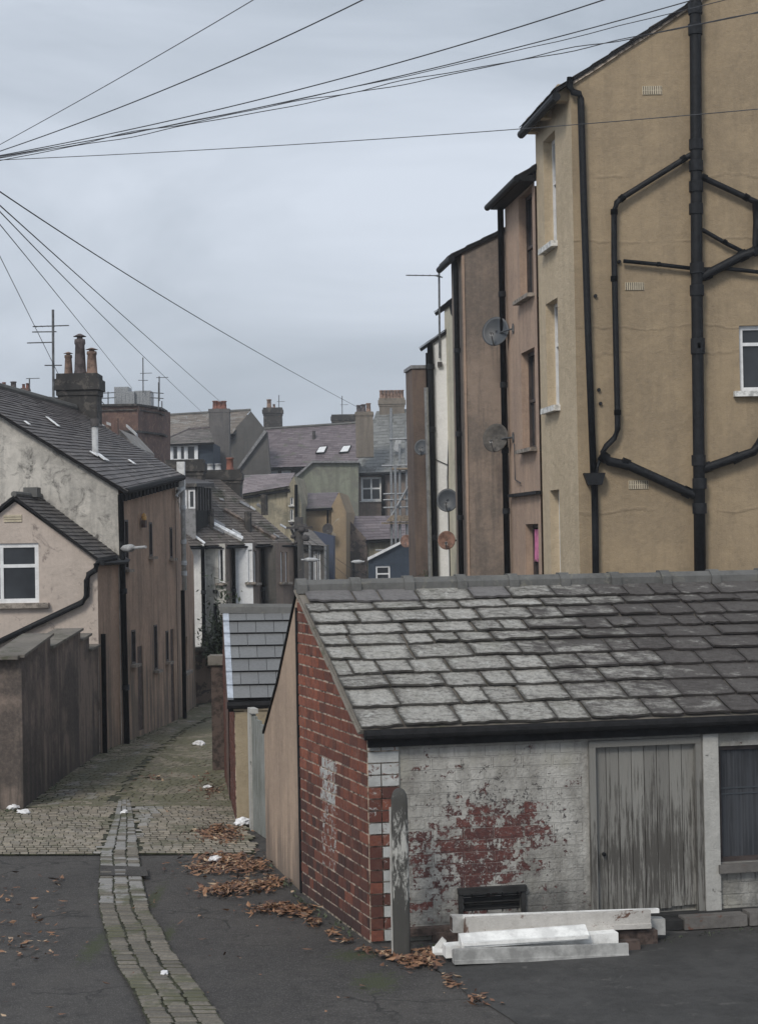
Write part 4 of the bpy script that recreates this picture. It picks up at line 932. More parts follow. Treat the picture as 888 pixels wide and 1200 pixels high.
mb.build('vent', M['vent'], sg)
def wl(w, pts, off=0.09): return [w.pt(*w.px(x, y), off) for x, y in pts]
pipe(sg, wl(SG, [(139,653),(117,657),(114,662),(113,668),(105,673),(103,680),(103,698),(97,706),(40,733),(-6,755)], 0.1), 0.06, collars=[])
mb = MB(); g0 = EW.pt(-.15, ea[1]-.05, .14); mb.tube([g0, EW.pt(EW.L-.1, ea[1]-.05, .14)], 0.05, 8); mb.build('gutter', M['black_pipe'], sg)
# ---------------------------------------------------------------- left: big house, mouldy gable and pink brown alley front
LB0 = XY(G(143.5, 873.5)); LBm = XY(G(209, 845)); LBe = XY(G(230, 828))
GA = Wall(LB0, LB0+V((-9,0.0,0))); AW = Wall(LB0, LBm); AX = Wall(LBm, LBe)
lb = thing('terrace_house', 'big old house with mouldy cream gable, grey slate roof and long pink brown alley wall', 'house', LB0)
e1 = GA.px(136, 574); e1z = e1[1]; apx = GA.px(-90, 432)
mb = MB(); sheet(mb, GA, [(0,-.1),(0,e1z),(apx[0],apx[1]),(2*apx[0],e1z),(2*apx[0],-.1)], [], 0); mb.build('gable_wall', M['leftbig'], lb)
e2 = AW.px(207, 558); 
up = [AW.rect(*r) for r in ((146,609,150.5,667),(175,612,178.5,652),(199,618,202,654))]
lo = [AW.rect(*r) for r in ((154,738,159,778),(180.5,732,184.5,785),(194.5,739,197.5,775))]
dd = [AW.rect(162,757,168,856), AW.rect(200.5,737,204.5,846)]
xx = AX.rect(213.5,747,220,787)
mb = MB(); sheet(mb, AW, [(0,-.1),(AW.L,-.1),(AW.L,e2[1]),(0,e1z)], up+lo+dd, 0.05, 0)
f1 = AX.px(209, 588); f2 = AX.px(232, 650)
sheet(mb, AX, [(0,-.1),(AX.L,-.1),(AX.L,f2[1]),(AX.L*0.55,(f1[1]*.35+f2[1]*.65)),(0,f1[1]+.3)], [xx], 0.12, 0)
bx_ = LBe+V((-6,1,0)); mb.face([(LBe.x,LBe.y,-.1),(bx_.x,bx_.y,-.1),(bx_.x,bx_.y,f2[1]+2),(LBe.x,LBe.y,f2[1])])
a_ = LBm+V((-6.5,1,0)); mb.face([(LBm.x,LBm.y,-.1),(a_.x,a_.y,-.1),(a_.x,a_.y,e2[1]+1.5),(LBm.x,LBm.y,e2[1])])
mb.build('alley_wall', M['pinkbrown'], lb)
for r in up+lo: window(lb, AW, r, 0.05, 0.04, 'brown_frame', 'glass', sill='stone_sill', sh=0.06, so=0.05)
window(lb, AX, xx, 0.12, 0.06, 'white_frame', 'glass', bars=(0.5,), sill='stone_sill')
for r in dd: door(lb, AW, r, 0.06, planks=4)
# roof: slope plane through near verge and far eave
nE = GA.pt(-0.22, e1z-0.05, 0.15); nA = GA.pt(apx[0], apx[1]+0.05, 0.15); fE = AW.pt(AW.L+0.1, e2[1]-0.03, 0.25)
nrm = (fE-nE).cross(nA-nE).normalized()
def onplane(px_, py_): d = ray(px_, py_); return cam+d*((nE-cam).dot(nrm)/d.dot(nrm))
fR = onplane(88, 479)
fmid = onplane(0, 456)
roof(lb, nE, fE, fR, nA, 'roof_left', 32, 0.27, thick=0.05)
mb = MB(); mb.tube([nA+V((0,0,.02)), fR+V((0,0,.02))], 0.09, 8); mb.build('ridge_tiles', M['ridge'], lb)
mb = MB(); bb = GA.pt(2*apx[0], e1z, 0); fb = bb+V((1,5,0.3)); mb.ext([nA, fR, fb, bb], V((0,0,-.08))); 
mb.face([(fR.x,fR.y,-.1),(fR.x,fR.y,fR.z),(fE.x-.25,fE.y,e2[1]),(fE.x-.25,fE.y,-.1)]); mb.build('rear_roof', M['roof_small'], lb)
# rafter ends / corbels below the eave
mb = MB(); nn = 16
for i in range(nn):
    f = (i+.5)/nn; z = e1z+(e2[1]-e1z)*f; mb.box(AW.pt(AW.L*f, z-0.16, 0.07), AW.U*0.07, AW.N*0.06, V((0,0,0.09)))
mb.tube([AW.pt(-.1, e1z-.04, .2), AW.pt(AW.L+.05, e2[1]-.04, .2)], 0.07, 8); mb.build('gutter', M['dark_wood'], lb)
pipe(lb, [AW.pt(0.0, e1z-.1, .05), AW.pt(0.08, 0.0, .08)], 0.062, collars=[(AW.pt(0.06,1.2,.08),(0,0,1)), (AW.pt(0.03,3.2,.07),(0,0,1))])
pipe(lb, [EW.pt(0.06, 2.4, .08), EW.pt(0.06, 0.0, .08)], 0.05)
u = AW.px(207,600)[0]; pz = lambda y: AW.px(207,y)[1]
pipe(lb, [AW.pt(u-.35, pz(583), .1), AW.pt(u-.3, pz(577), .12), AW.pt(u-.02, pz(573), .16), AW.pt(u, pz(580), .16), AW.pt(u, pz(692), .16)], 0.058, 'grey_pipe', collars=[(AW.pt(u, pz(y), .16),(0,0,1)) for y in (595,635,660,672)], label='pale grey soil pipe')
pipe(lb, [AW.pt(u, pz(692), .12), AW.pt(u, 0, .12)], 0.05)
mb = MB(); p = AW.pt(u+.1, pz(572), .1); mb.box(p+V((0,0,.2)), V((.09,0,0)), V((0,.09,0)), V((0,0,.42))); mb.build('flue', M['white_pipe'], lb)
# flue pipe and repaired slates on the roof
fp = onplane(112, 533); mb = MB(); mb.tube([fp-V((0,0,.1)), fp+V((0,0,.62))], 0.07, 10, 0); mb.tube([fp+V((0,0,.62)), fp+V((0,0,.78))], 0.10, 10, 1); mb.build('flue_pipe', [M['lamp_grey'], M['dish_black']], lb, True)
for i, (x0, y0, x1, y1, w_) in enumerate(((112,533,124,542,.22),(54,491,68,502,.10),(150,541,157,546,.10),(104,531,114,537,.1),(28,496,34,500,.1))):
    mb = MB(); a = onplane(x0,y0)+nrm*.05; b = onplane(x1,y1)+nrm*.05; s_ = (b-a).cross(nrm).normalized()*w_; mb.ext([a-s_/2, b-s_/2, b+s_/2, a+s_/2], nrm*.012); o = mb.build('flashing_patch', M['white_flash'], lb); 
chimney(lb, onplane(92,480)+V((0,0.25,0)), 0.92, 0.75, 5.6, P(92,438,onplane(92,480).y).z, 'stack_dark', [(-.26,.1,.55,'pot_tan',1),(0.02,.14,.98,'pot_dark',1),(.3,.13,.64,'pot_tan',1)], 0.26, label='sooty stone chimney with three hooded pots')
# tv aerial on the ridge of the big house
ab = onplane(62, 470)+V((0,.1,-.1)); aerial(ab, P(57,363,ab.y).z-ab.z, [(0.83,.42,.05,6,-.05),(0.77,.28,.2,4,-.2),(0.66,.3,.1,4,-.3),(0.42,.2,.3,3,.0)], 'tall aerial mast with several antennas left of the three pot chimney', 0.03, 0.01)
# lamp on an arm off the corner of the big house
t = thing('street_lamp', 'grey street lamp head on a short arm at the corner of the pink brown wall', 'street lamp', AW.pt(0.1,0,0.2))
def lamp(t, a, b, r=0.03, hd=0.5):
    a, b = V(a), V(b); d = (b-a).normalized(); mb = MB(); mb.tube([a, b], r, 8); mb.build('arm', M['lamp_grey'], t)
    mb = MB(); mb.tube([b-d*hd, b-d*hd*0.7, b-d*hd*0.2, b+d*hd*.05], [0.04,0.085,0.07,0.02], 10); o = mb.build('lamp_head', M['lamp_grey'], t, True)
lampA = P(171,641,34.6); lampB = P(143,643,35.2); lamp(t, lampA, lampB, 0.03, 0.45)
mb = MB(); mb.tube([lampB+V((-.02,.1,-.3)), lampB+V((-.02,.1,.15))], 0.05, 8); mb.tube([lampB, lampB+V((-.02,.12,0))], 0.035, 8); mb.build('bracket', M['black_pipe'], t)
wlp = AW.pt(*AW.px(165,614), .08); t = thing('wall_lamp', 'small broken amber bulkhead lamp high on the pink brown wall', 'wall lamp', wlp)
mb = MB(); mb.box(wlp, AW.U*.07, AW.N*.04, V((0,0,.08))); mb.build('housing', M['dark_door'], t)
mb = MB(); mb.lathe(wlp+V((0,0,.08)), [(.05,0),(.06,.06),(.045,.13),(.001,.16)], 10); M['amber'] = plain('amber_plastic', (0.6,0.36,0.13), .5, .3); mb.build('diffuser', M['amber'], t, True)
# ---------------------------------------------------------------- right: yellow gable house
cY = XY(P(675, 450, 28.6)); RD = V((-0.136, 1, 0)).normalized()
YG = Wall(cY, cY+V((13,0,0))); pY = line_hit(cY, RD, 632, 400); YS = Wall(cY, pY)
yh = thing('yellow_house', 'tall house with blank yellow ochre rendered gable and black iron pipes', 'house', cY)
ez = YG.px(670, 97)[1]; sl_ = YG.px(800, 12); k_ = (sl_[1]-ez)/(sl_[0]); rx = 6.2; rz = ez+k_*rx
yw_ = YG.rect(866, 381, 940, 458)
mb = MB(); sheet(mb, YG, [(0,-.1),(2*rx,-.1),(2*rx,ez),(rx,rz),(0,ez)], [yw_], 0.13, 0); mb.build('gable_wall', M['yellow'], yh)
o_ = window(yh, YG, yw_, 0.13, 0.07, 'white_frame', 'glass', hbars=(0.72,), sill='white_sill', so=0.12, sh=0.09, label='white framed window in the blank gable')
sy = [YS.rect(637,158,651,288), YS.rect(640,352,654,477), YS.rect(645,574,656,700)]
mb = MB(); sheet(mb, YS, [(0,-.1),(YS.L,-.1),(YS.L,ez),(0,ez)], sy, 0.22, 0)
mb.build('side_wall', M['cream_render'], yh)
for i, r in enumerate(sy): window(yh, YS, r, 0.22, 0.07, 'white_frame', 'glass', hbars=(0.6,), sill='white_sill' if i < 2 else None, sd=0.12, so=0.06, sh=0.10)
E = RD*(YS.L)
oh = 0.28
A = V((cY.x-oh, cY.y, ez-oh*k_+.05))-E*0.03; Dd = V((cY.x+rx, cY.y, rz+.05))-E*0.03
roof(yh, A, A+E*1.05, Dd+E*1.05, Dd, 'roof_left', 20, .3, thick=0.05)
A2 = V((cY.x+2*rx+oh, cY.y, ez-oh*k_+.05))-E*.03; roof(yh, A2, A2+E*1.05, Dd+E*1.05, Dd, 'roof_left', 20, .3, thick=0.05)
mb = MB(); bk = cY+E; mb.ext([bk+V((0,.01,-.1)), bk+V((2*rx,.01,-.1)), bk+V((2*rx,.01,ez)), bk+V((rx,.01,rz)), bk+V((0,.01,ez))], V((0,.05,0))); mb.build('rear_wall', M['yellow'], yh)
mb = MB(); mb.box(YG.pt(3, 0, 0), V((.001,0,0)), V((0,.001,0)), V((0,0,.001)))
# verge mortar, uneven pale edge
mb = MB(); 
for i in range(24):
    u0 = rx*i/24; u1 = rx*(i+1)/24; mb.box(YG.pt((u0+u1)/2, ez+k_*(u0+u1)/2-0.02, 0.02), V((1,0,k_)).normalized()*(u1-u0)*0.6, YG.N*0.03*R.uniform(.7,1.2), V((-k_,0,1)).normalized()*0.035*R.uniform(.7,1.3))
mb.build('verge', M['mortar'], yh)
# eave gutter with corbels
mb = MB(); g0 = A+V((0.02,0,-.12)); mb.tube([g0-E*.0, g0+E*1.04], 0.075, 10)
mb.build('gutter', M['black_pipe'], yh)
for f in (0.1, 0.55, 0.95):
    mb = MB(); mb.box(YS.pt(YS.L*f, ez-.12, .09), YS.U*.1, YS.N*.09, V((0,0,.14))); mb.build('corbel', M['cream_render'], yh)
col = lambda pts: [(YG.pt(*YG.px(x,y), 0.16), d) for x, y, d in pts]
yl = lambda pts, off=0.16: [YG.pt(*YG.px(x,y), off) for x, y in pts]
Vz = (0,0,1)
pipe(yh, yl([(812,-40),(812,3),(813,180),(814,350),(816,520),(818,700)]), 0.098, name='soil_stack', collars=[(YG.pt(*YG.px(x,y), .16), Vz) for x,y in ((812,14),(812,38),(813,172),(813,197),(813,221),(813,247),(814,316),(814,342),(815,404),(815,410),(816,540),(817,567),(817,596))], label='thick black iron soil stack', n=14)
pipe(yh, yl([(667,93),(666,104),(670,110),(677,112),(679,118),(683,250),(688,400),(694,556)], 0.12), 0.058, label='black rainwater pipe at the corner')
mb = MB(); h = YG.pt(*YG.px(694,561), .12); mb.ext([h+V((-.17,-.1,.09)), h+V((.19,-.1,.09)), h+V((.13,-.1,-.11)), h+V((-.10,-.1,-.11))], V((0,.2,0))); mb.build('hopper', M['black_pipe'], yh)
pipe(yh, yl([(695,566),(696,620),(697,705)], .12), 0.058)
pipe(yh, yl([(697,562),(698,548),(701,540)], .12), 0.03)
cl = lambda w, a, b: [(w.pt(*w.px(*a), .12), w.pt(*w.px(*b), .12)-w.pt(*w.px(*a), .12))]
pipe(yh, yl([(812,181),(803,186),(728,233),(721,239),(718,248),(718,300),(720,400),(722,490),(722,503),(718,514),(709,523),(705,530),(706,537)], .12), 0.05, collars=cl(YG,(799,188),(790,194))+cl(YG,(727,234),(722,238))+cl(YG,(718,250),(718,256))+cl(YG,(718,328),(718,332))+cl(YG,(722,484),(722,488)), label='thin branching waste pipe')
pipe(yh, yl([(705,534),(712,541),(735,546),(810,580),(817,583)], .14), 0.078, collars=cl(YG,(706,536),(713,541))+cl(YG,(731,544),(736,546))+cl(YG,(803,577),(809,580)))
pipe(yh, yl([(812,206),(822,210),(878,236),(900,246)], .12), 0.05, collars=cl(YG,(823,210),(830,213))+cl(YG,(872,233),(877,236)))
pipe(yh, yl([(884,238),(885,262),(884,288),(880,296),(864,303),(822,325),(814,328)], .14), 0.078, collars=cl(YG,(868,301),(862,304))+cl(YG,(826,323),(821,325)))
pipe(yh, yl([(880,298),(905,285)], .14), 0.078)
pipe(yh, yl([(812,268),(822,271),(848,286),(870,297)], .10), 0.036, collars=cl(YG,(847,285),(850,287)))
pipe(yh, yl([(729,307),(770,311),(812,316)], .10), 0.034, collars=cl(YG,(770,311),(774,311)))
pipe(yh, yl([(814,317),(850,316),(905,322)], .11), 0.034)
pipe(yh, yl([(816,551),(824,549),(862,536),(880,530),(886,522),(892,505)], .14), 0.075, collars=cl(YG,(826,548),(832,546))+cl(YG,(860,537),(866,534)))
for (x, y) in ((860,530),(735,537),(866,547),(727,555)):
    pass
for r in ((752,101,775,111),(732,331,754,340),(736,563,759,573)):
    q_ = YG.rect(*r); mb = MB(); u0,z0_,u1,z1_ = q_
    mb.box(YG.pt((u0+u1)/2,(z0_+z1_)/2,.008), YG.U*(u1-u0)/2, YG.N*.008, V((0,0,(z1_-z0_)/2)), 0)
    for a in range(2):
        for b in range(9): mb.box(YG.pt(u0+(u1-u0)*(b+.5)/9, z0_+(z1_-z0_)*(a+.5)/2, .019), YG.U*.006, YG.N*.003, V((0,0,.03)), 1)
    mb.build('vent', [M['vent'], M['dark_door']], yh)
for x, y in ((697,347),(701,457),(703,473),(725,307)): mb = MB(); p = YG.pt(*YG.px(x,y), 0.0); mb.tube([p, p+YG.N*.05], .03, 8); mb.build('bolt', M['black_pipe'], yh)
# ---------------------------------------------------------------- right: pink rendered house
p2 = line_hit(cY, RD, 596, 400); off = V((-0.03,0,0)); PS = Wall(pY+RD*0.04+off, p2+off)
ph = thing('pink_house', 'tall narrow pink rendered house between the yellow house and the grey brown gable', 'house', PS.a)
pz_ = 10.85; hw = [PS.rect(608,224,624,349), PS.rect(611,410,627,526), PS.rect(616,614,631,700)]
mb = MB(); sheet(mb, PS, [(0,-.1),(PS.L,-.1),(PS.L,pz_),(0,pz_)], hw, 0.2, 0)
q0, q1 = PS.a, PS.b; mb.face([(q1.x,q1.y,-.1),(q1.x+8,q1.y,-.1),(q1.x+8,q1.y,pz_),(q1.x,q1.y,pz_)]); mb.build('side_wall', M['pink'], ph)
for i, r in enumerate(hw):
    wo = window(ph, PS, r, 0.2, 0.07, 'brown_frame', 'glass', hbars=(0.5,), sill='stone_sill' if i < 2 else None, sd=.14, so=.06)
    if i == 2:
        wo['label'] = 'lowest window with a pink cloth hanging in it'
        mb = MB(); a,b,c,d = r
        for j in range(6):
            uu = a+(c-a)*(0.1+0.1*j); mb.face([PS.pt(uu, d-.1, -.11+.03*(j%2)), PS.pt(uu+(c-a)*.1, d-.1, -.11+.03*((j+1)%2)), PS.pt(uu+(c-a)*.1, d-.62-.05*(j%3), -.09), PS.pt(uu, d-.62-.05*((j+1)%3), -.1)])
        mb.build('cloth', M['pink_cloth'], wo)
A = PS.pt(-.05, pz_-.04, .30); B = PS.pt(PS.L+.12, pz_-.04, .30); up_ = V((4.6,0,2.7)); roof(ph, A, B, B+up_, A+up_, 'roof_left', 18, .3, thick=.08)
mb = MB(); mb.tube([A+V((-.03,0,-.06)), B+V((-.03,0,-.06))], .065, 10); mb.box(PS.pt(PS.L/2, pz_-.1, .14), PS.U*(PS.L/2+.08), PS.N*.13, V((0,0,.05))); mb.build('gutter', M['black_pipe'], ph)
pipe(ph, [PS.pt(PS.L-.05, pz_-.1, .1), PS.pt(PS.L-.05, 0, .1)], .062, collars=[(PS.pt(PS.L-.05, z, .1), Vz) for z in (9.0,7.2,5.9,4.7,3.4)], label='black downpipe on the pink corner')
uu = PS.px(606,575)[0]; mb = MB(); mb.box(PS.pt((PS.px(600,578)[0]+PS.px(634,578)[0])/2, PS.px(617,579)[1], .05), PS.U*abs(PS.px(634,578)[0]-PS.px(600,578)[0])/2, PS.N*.05, V((0,0,.03))); mb.build('waste_pipe', M['black_pipe'], ph)
mb = MB(); mb.tube([PS.pt(*PS.px(604,520), .03), PS.pt(*PS.px(605,562), .03), PS.pt(*PS.px(612,566), .04)], .012, 5); mb.build('cable', M['cable'], ph)
mb = MB(); cc_ = PS.pt(-.15, pz_+.35, -.1); mb.box(cc_-V((-.15,0,.12)), PS.U*.12, V((.14,0,0)), V((0,0,.16))); mb.build('parapet', M['dark_wood'], ph)
# ---------------------------------------------------------------- grey brown gable
gY = 34.6; gR = XY(P(606,450,gY)); gL = XY(P(543,450,gY)); GB = Wall(gL, gR)
gb_ = thing('grey_brown_house', 'projecting house end with a streaked grey brown render wall and black corner pipes', 'house', gL)
zl = GB.px(540,294)[1]; zr = GB.px(600,263)[1]
mb = MB(); sheet(mb, GB, [(0,-.1),(GB.L+3,-.1),(GB.L+3,zr+(zr-zl)/GB.L*3),(GB.L,zr),(0,zl)], [], 0)
gl2 = line_hit(gL, RD, 531, 450); GS = Wall(gL, gl2); sheet(mb, GS, [(0,-.1),(GS.L,-.1),(GS.L,zl),(0,zl)], [], 0, 0)
mb.face([(gl2.x,gl2.y,-.1),(gl2.x+5,gl2.y,-.1),(gl2.x+5,gl2.y,zl+1.6),(gl2.x,gl2.y,zl)])
mb.build('wall', [M['greybrown']], gb_)
mb = MB(); mb.box(GB.pt(0.035, zl/2, .012), GB.U*.022, GB.N*.012, V((0,0,zl/2-.1))); mb.build('corner_strip', M['pink'], gb_)
kk = (zr-zl)/GB.L; A = GB.pt(-.2, zl-.2*kk+.02, .06); B = A+RD*(GS.L+.3); up_ = V((4.5,0,4.5*kk)); roof(gb_, A, B, B+up_, A+up_, 'roof_small', 14, .3, thick=.07)
mb = MB(); mb.tube([A+V((.0,-.03,-.09)), B+V((.0,0,-.09))], .07, 10); mb.build('gutter', M['black_pipe'], gb_)
q_ = GS.pt(0.05, 0, .06); pipe(gb_, [A+V((.05,.1,-.1)), GS.pt(.1,zl-.35,.1), GS.pt(.1,0,.1)], .055, collars=[(GS.pt(.1,z,.1),Vz) for z in (8.0,6.3,4.6,3.2)])
# ---------------------------------------------------------------- cream strip + white house
cw = 36.9; cA = XY(P(534,450,cw)); cB = XY(P(556,450,cw)); CW_ = Wall(cA, cB)
ch_ = thing('cream_house', 'narrow cream painted house end seen between the grey brown wall and the white wall', 'house', cA)
zc = CW_.px(535,350)[1]; mb = MB(); sheet(mb, CW_, [(0,-.1),(CW_.L,-.1),(CW_.L,zc+.3),(0,zc)], [], 0)
cE = line_hit(cA, RD, 522, 450); mb.face([(cA.x,cA.y,-.1),(cE.x,cE.y,-.1),(cE.x,cE.y,zc),(cA.x,cA.y,zc)]); mb.build('wall', M['cream_wall'], ch_)
A = CW_.pt(-.07, zc-.02, .05); up_ = V((2.6,0,1.6)); B = A+RD*2.2; roof(ch_, A, B, B+up_, A+up_, 'roof_small', 8, .3, thick=.08)
pipe(ch_, [A+V((.0,0,-.12)), A+V((.03,0,-.3)), CW_.pt(.08,zc-.55,.08), CW_.pt(.1,0,.08)], .05, 'cable')
wh_ = 38.0; wA = XY(P(507.5,450,wh_)); wB = XY(P(545,450,wh_)); WW = Wall(wA, wB)
wh = thing('white_house', 'white painted house end with black and white pipes behind the satellite dishes', 'house', wA)
za = WW.px(508,400)[1]; zb_ = WW.px(530,385)[1]; mb = MB(); sheet(mb, WW, [(0,-.1),(WW.L,-.1),(WW.L,zb_+.2),(0,za)], [], 0)
wE = line_hit(wA, RD, 504, 450); mb.face([(wA.x,wA.y,-.1),(wE.x,wE.y,-.1),(wE.x,wE.y,za),(wA.x,wA.y,za)]); mb.build('wall', M['white_wall'], wh)
A = WW.pt(-.06, za+.0, .06); kq = (zb_+.2-za)/WW.L; up_ = V((3,0,3*kq)); B = A+RD*1.5; roof(wh, A, B, B+up_, A+up_, 'roof_small', 8, .3, thick=.08)
pipe(wh, [WW.pt(-.06, za-.05, .08), WW.pt(-.05, za-.8, .08), WW.pt(-.02, 0, .08)], .065, collars=[(WW.pt(-.05,z,.08),Vz) for z in (8,6.6,4.2)])
pipe(wh, [WW.pt(-.17, WW.px(505,455)[1], .2), WW.pt(-.13, 0, .2)], .045, 'white_pipe', label='white waste pipe')
mb = MB(); p = WW.pt(*WW.px(515,427), .05); mb.box(p, WW.U*.05, WW.N*.04, V((0,0,.05))); mb.build('junction_box', M['dish_black'], wh)
mb = MB(); mb.tube([WW.pt(*WW.px(526,380),.03), WW.pt(*WW.px(527,470),.03), WW.pt(*WW.px(524,560),.03), WW.pt(*WW.px(527,675),.03)], .014, 5); mb.tube([WW.pt(*WW.px(509,538),.03), WW.pt(*WW.px(520,543),.02), WW.pt(*WW.px(529,547),.03)], .01, 5); mb.build('cable', M['cable'], wh)
# dark brown tower wall
tY = 39.6; tA = XY(P(484,500,tY)); tB = XY(P(512,500,tY)); TWW = Wall(tA, tB)
tw = thing('brown_house', 'flat topped dark brown rendered house end left of the white painted wall', 'house', tA)
zt2 = TWW.px(493,432)[1]; mb = MB(); mb.ext([TWW.pt(0,-.1), TWW.pt(TWW.L,-.1), TWW.pt(TWW.L,zt2), TWW.pt(0,zt2)], RD*1.0); mb.build('wall', M['tower'], tw)
mb = MB(); mb.ext([TWW.pt(-.03,zt2+.003,.04), TWW.pt(TWW.L+.02,zt2+.003,.04), TWW.pt(TWW.L+.02,zt2+.08,.04), TWW.pt(-.03,zt2+.08,.04)], RD*1.1); mb.build('coping', M['lead'], tw)
pipe(tw, [TWW.pt(TWW.L-.18, zt2+.35, .1), TWW.pt(TWW.L-.18, 0, .1)], .06)
# dishes
def wp(w, x, y): return w.pt(*w.px(x, y), .02)
dish(P(580,388,33.7), .30, wp(PS,602,388), 'large slate grey satellite dish, highest on the pink corner', 'dish_grey', (-.45,-1,.25))
dish(P(580,513,33.7), .29, wp(PS,602,513), 'mossy dull satellite dish, lower one on the pink corner', 'dish_dull', (-.5,-1,.25))
dish(P(524,586,36.2), .25, wp(CW_,541,588), 'slate grey satellite dish in front of the white painted wall', 'dish_grey', (-.2,-1,.2))
dish(P(523,633,36.6), .20, wp(CW_,538,632), 'rust brown satellite dish below the grey one on the white wall', 'dish_brown', (-.1,-1,.15))
dish(P(494,524,39.0), .19, wp(TWW,503,524), 'small grey dish on the dark brown house end', 'dish_grey', (-.25,-1,.3))
ab = WW.pt(*WW.px(515,420), .05); aerial(ab, P(513,320,ab.y).z-ab.z, [(0.97,.38,3.2,5,.36),(0.96,.2,1.2,3,0)], 'lone aerial on a thin mast above the white house end', 0.022, .009)
# ---------------------------------------------------------------- terrace of houses down the alley
TE0 = P(213,640,50.0); TE1 = P(345,637,53.5); TR1 = P(258,562,54); TR0 = TE0+(TR1-TE1)
tn_ = (TE1-TE0).cross(TR1-TE1).normalized(); tn_ = tn_ if tn_.z > 0 else -tn_
def onT(px_, py_, o=0.0): d = ray(px_, py_); return cam+d*((TE0+tn_*o-cam).dot(tn_)/d.dot(tn_))
def pxx(p): d = V(p)-cam; return 444+FPX*d.dot(rgt)/d.dot(fwd)
def tof(x):
    lo, hi = 0.0, 1.0
    for _ in range(30):
        k = (lo+hi)/2
        if pxx(TE0.lerp(TE1, k)) < x: lo = k
        else: hi = k
    return lo
def X2(x, Y): return XY(P(x, 640, Y))
def terrace(label, xa, xb, xc, Ya, Yc, m1, m2, t0, t1, wins=(), wins2=(), pipes=(), rows=26):
    a, b, c = X2(xa, Ya), X2(xb, Ya), X2(xc, Yc); W1 = Wall(a, b); W2 = Wall(b, c)
    t = thing('terrace_house', label, 'house', b, 'small houses stepping down the alley'); ez_ = 4.12
    hs = [W1.rect(*r) for r in wins]; mb = MB(); sheet(mb, W1, [(0,-.1),(W1.L,-.1),(W1.L,ez_),(0,ez_)], hs, .12, 0); mb.build('end_wall', M[m1], t)
    h2 = [W2.rect(*r) for r in wins2]; mb = MB(); sheet(mb, W2, [(0,-.1),(W2.L,-.1),(W2.L,ez_),(0,ez_)], h2, .12, 0)
    mb.face([(c.x,c.y,-.1),(c.x-4,c.y,-.1),(c.x-4,c.y,ez_+2.5),(c.x,c.y,ez_)]); mb.build('alley_wall', M[m2], t)
    for r in hs: window(t, W1, r, .12, .06, 'white_frame', 'glass', sill='stone_sill', sh=.07)
    for r in h2: window(t, W2, r, .12, .06, 'white_frame', 'glass', sill='stone_sill', sh=.07)
    A, B = TE0.lerp(TE1, t0), TE0.lerp(TE1, t1); C_, D_ = TR0.lerp(TR1, t1), TR0.lerp(TR1, t0)
    A = A-(D_-A)*0.004; B = B-(C_-B)*0.004
    roof(t, A, B, C_, D_, 'roof_terrace', rows, .28, thick=.06)
    bb = (D_-A); bb = V((bb.x, bb.y, -bb.z)); mb = MB(); mb.ext([D_, C_, C_+bb, D_+bb], V((0,0,-.06))); mb.build('rear_roof', M['roof_small'], t)
    mb = MB(); mb.tube([A+V((.05,0,-.05)), B+V((.05,0,-.07))], .035, 8); mb.build('gutter', M['black_pipe'], t)
    for x, w_, y0, mt_ in pipes:
        w = (W1, W2)[w_]; u, z = w.px(x, y0); pipe(t, [w.pt(u, z, .09), w.pt(u, 0, .09)], .06, mt_, collars=[(w.pt(u, z_, .09), Vz) for z_ in (1.2,2.7)])
    return t, W1, W2
t1_, t2_, t3_ = tof(241), tof(272), tof(306)
h1, _, _ = terrace('white walled terrace house with black downpipe, nearest behind the pink brown house', 226, 239, 240.5, 50.6, 51, 'white_wall', 'white_wall', 0.0, t1_, pipes=[(238,0,640,'black_pipe')])
h2, W2a, _ = terrace('terrace house with blotchy grey white end wall and brown strip, second one along', 240.5, 264, 271, 51.1, 51.8, 'mottled', 'brown_far', t1_, t2_, [(256,642,263.5,683)], pipes=[(270,1,640,'black_pipe'),(253,0,707,'black_pipe')])
h3, _, _ = terrace('terrace house with clean bright white end wall below a white parapet', 271, 296, 305.5, 51.9, 52.6, 'white_clean', 'brown_far', t2_, t3_, [(291,644,295.8,682)], [(297.5,646,301,683)], pipes=[(304.5,1,640,'black_pipe')])
h4, _, _ = terrace('dark grey brown terrace house with two slim windows beside the telegraph pole', 305.5, 323, 344, 52.7, 53.5, 'dark_far', 'brown_far', t3_, 1.0, [], [(329,647,332,682),(334.5,647,337.5,682)], pipes=[(343.5,1,640,'black_pipe')])
def strip(root, name, mt, a, b, w_, h_):
    a, b = V(a), V(b); s_ = (b-a).cross(tn_).normalized()*w_/2; mb = MB(); mb.ext([a-s_, b-s_, b+s_, a+s_], tn_*h_); return mb.build(name, M[mt], root)
strip(h3, 'parapet', 'white_flash', onT(214,598), onT(283,633), .16, .1)
strip(h1, 'flashing', 'white_flash', onT(224,625,.04), onT(240,637,.04), .1, .02)
strip(h4, 'parapet', 'stone_far', onT(262,598), onT(322,632), .12, .08)
strip(h3, 'roof_patch', 'lead', onT(230,604,.02), onT(262,621,.02), .5, .05)
for i, (a, b, c, d, h_) in enumerate(((281,588,292,594,h4),(293,594,299,598,h4),(301,591,308,596,h4),(272,621,282,627,h3),(320,626,327,630,h4),(328,615,335,619,h4),(257,585,262,586,h3))):
    strip(h_, 'roof_light', 'lamp_grey' if i % 2 else 'lead', onT(a,b,.03), onT(c,d,.03), .15 if i in (0,2) else .1, .025)
for (x, y, h_) in ((247,618,h2),(291,621,h3),(310,600,h4)):
    p = onT(x, y); mb = MB(); mb.tube([p-V((0,0,.1)), p+V((0,0,.55))], .11, 8); mb.build('vent_pipe', M['stack_dark'], h_)
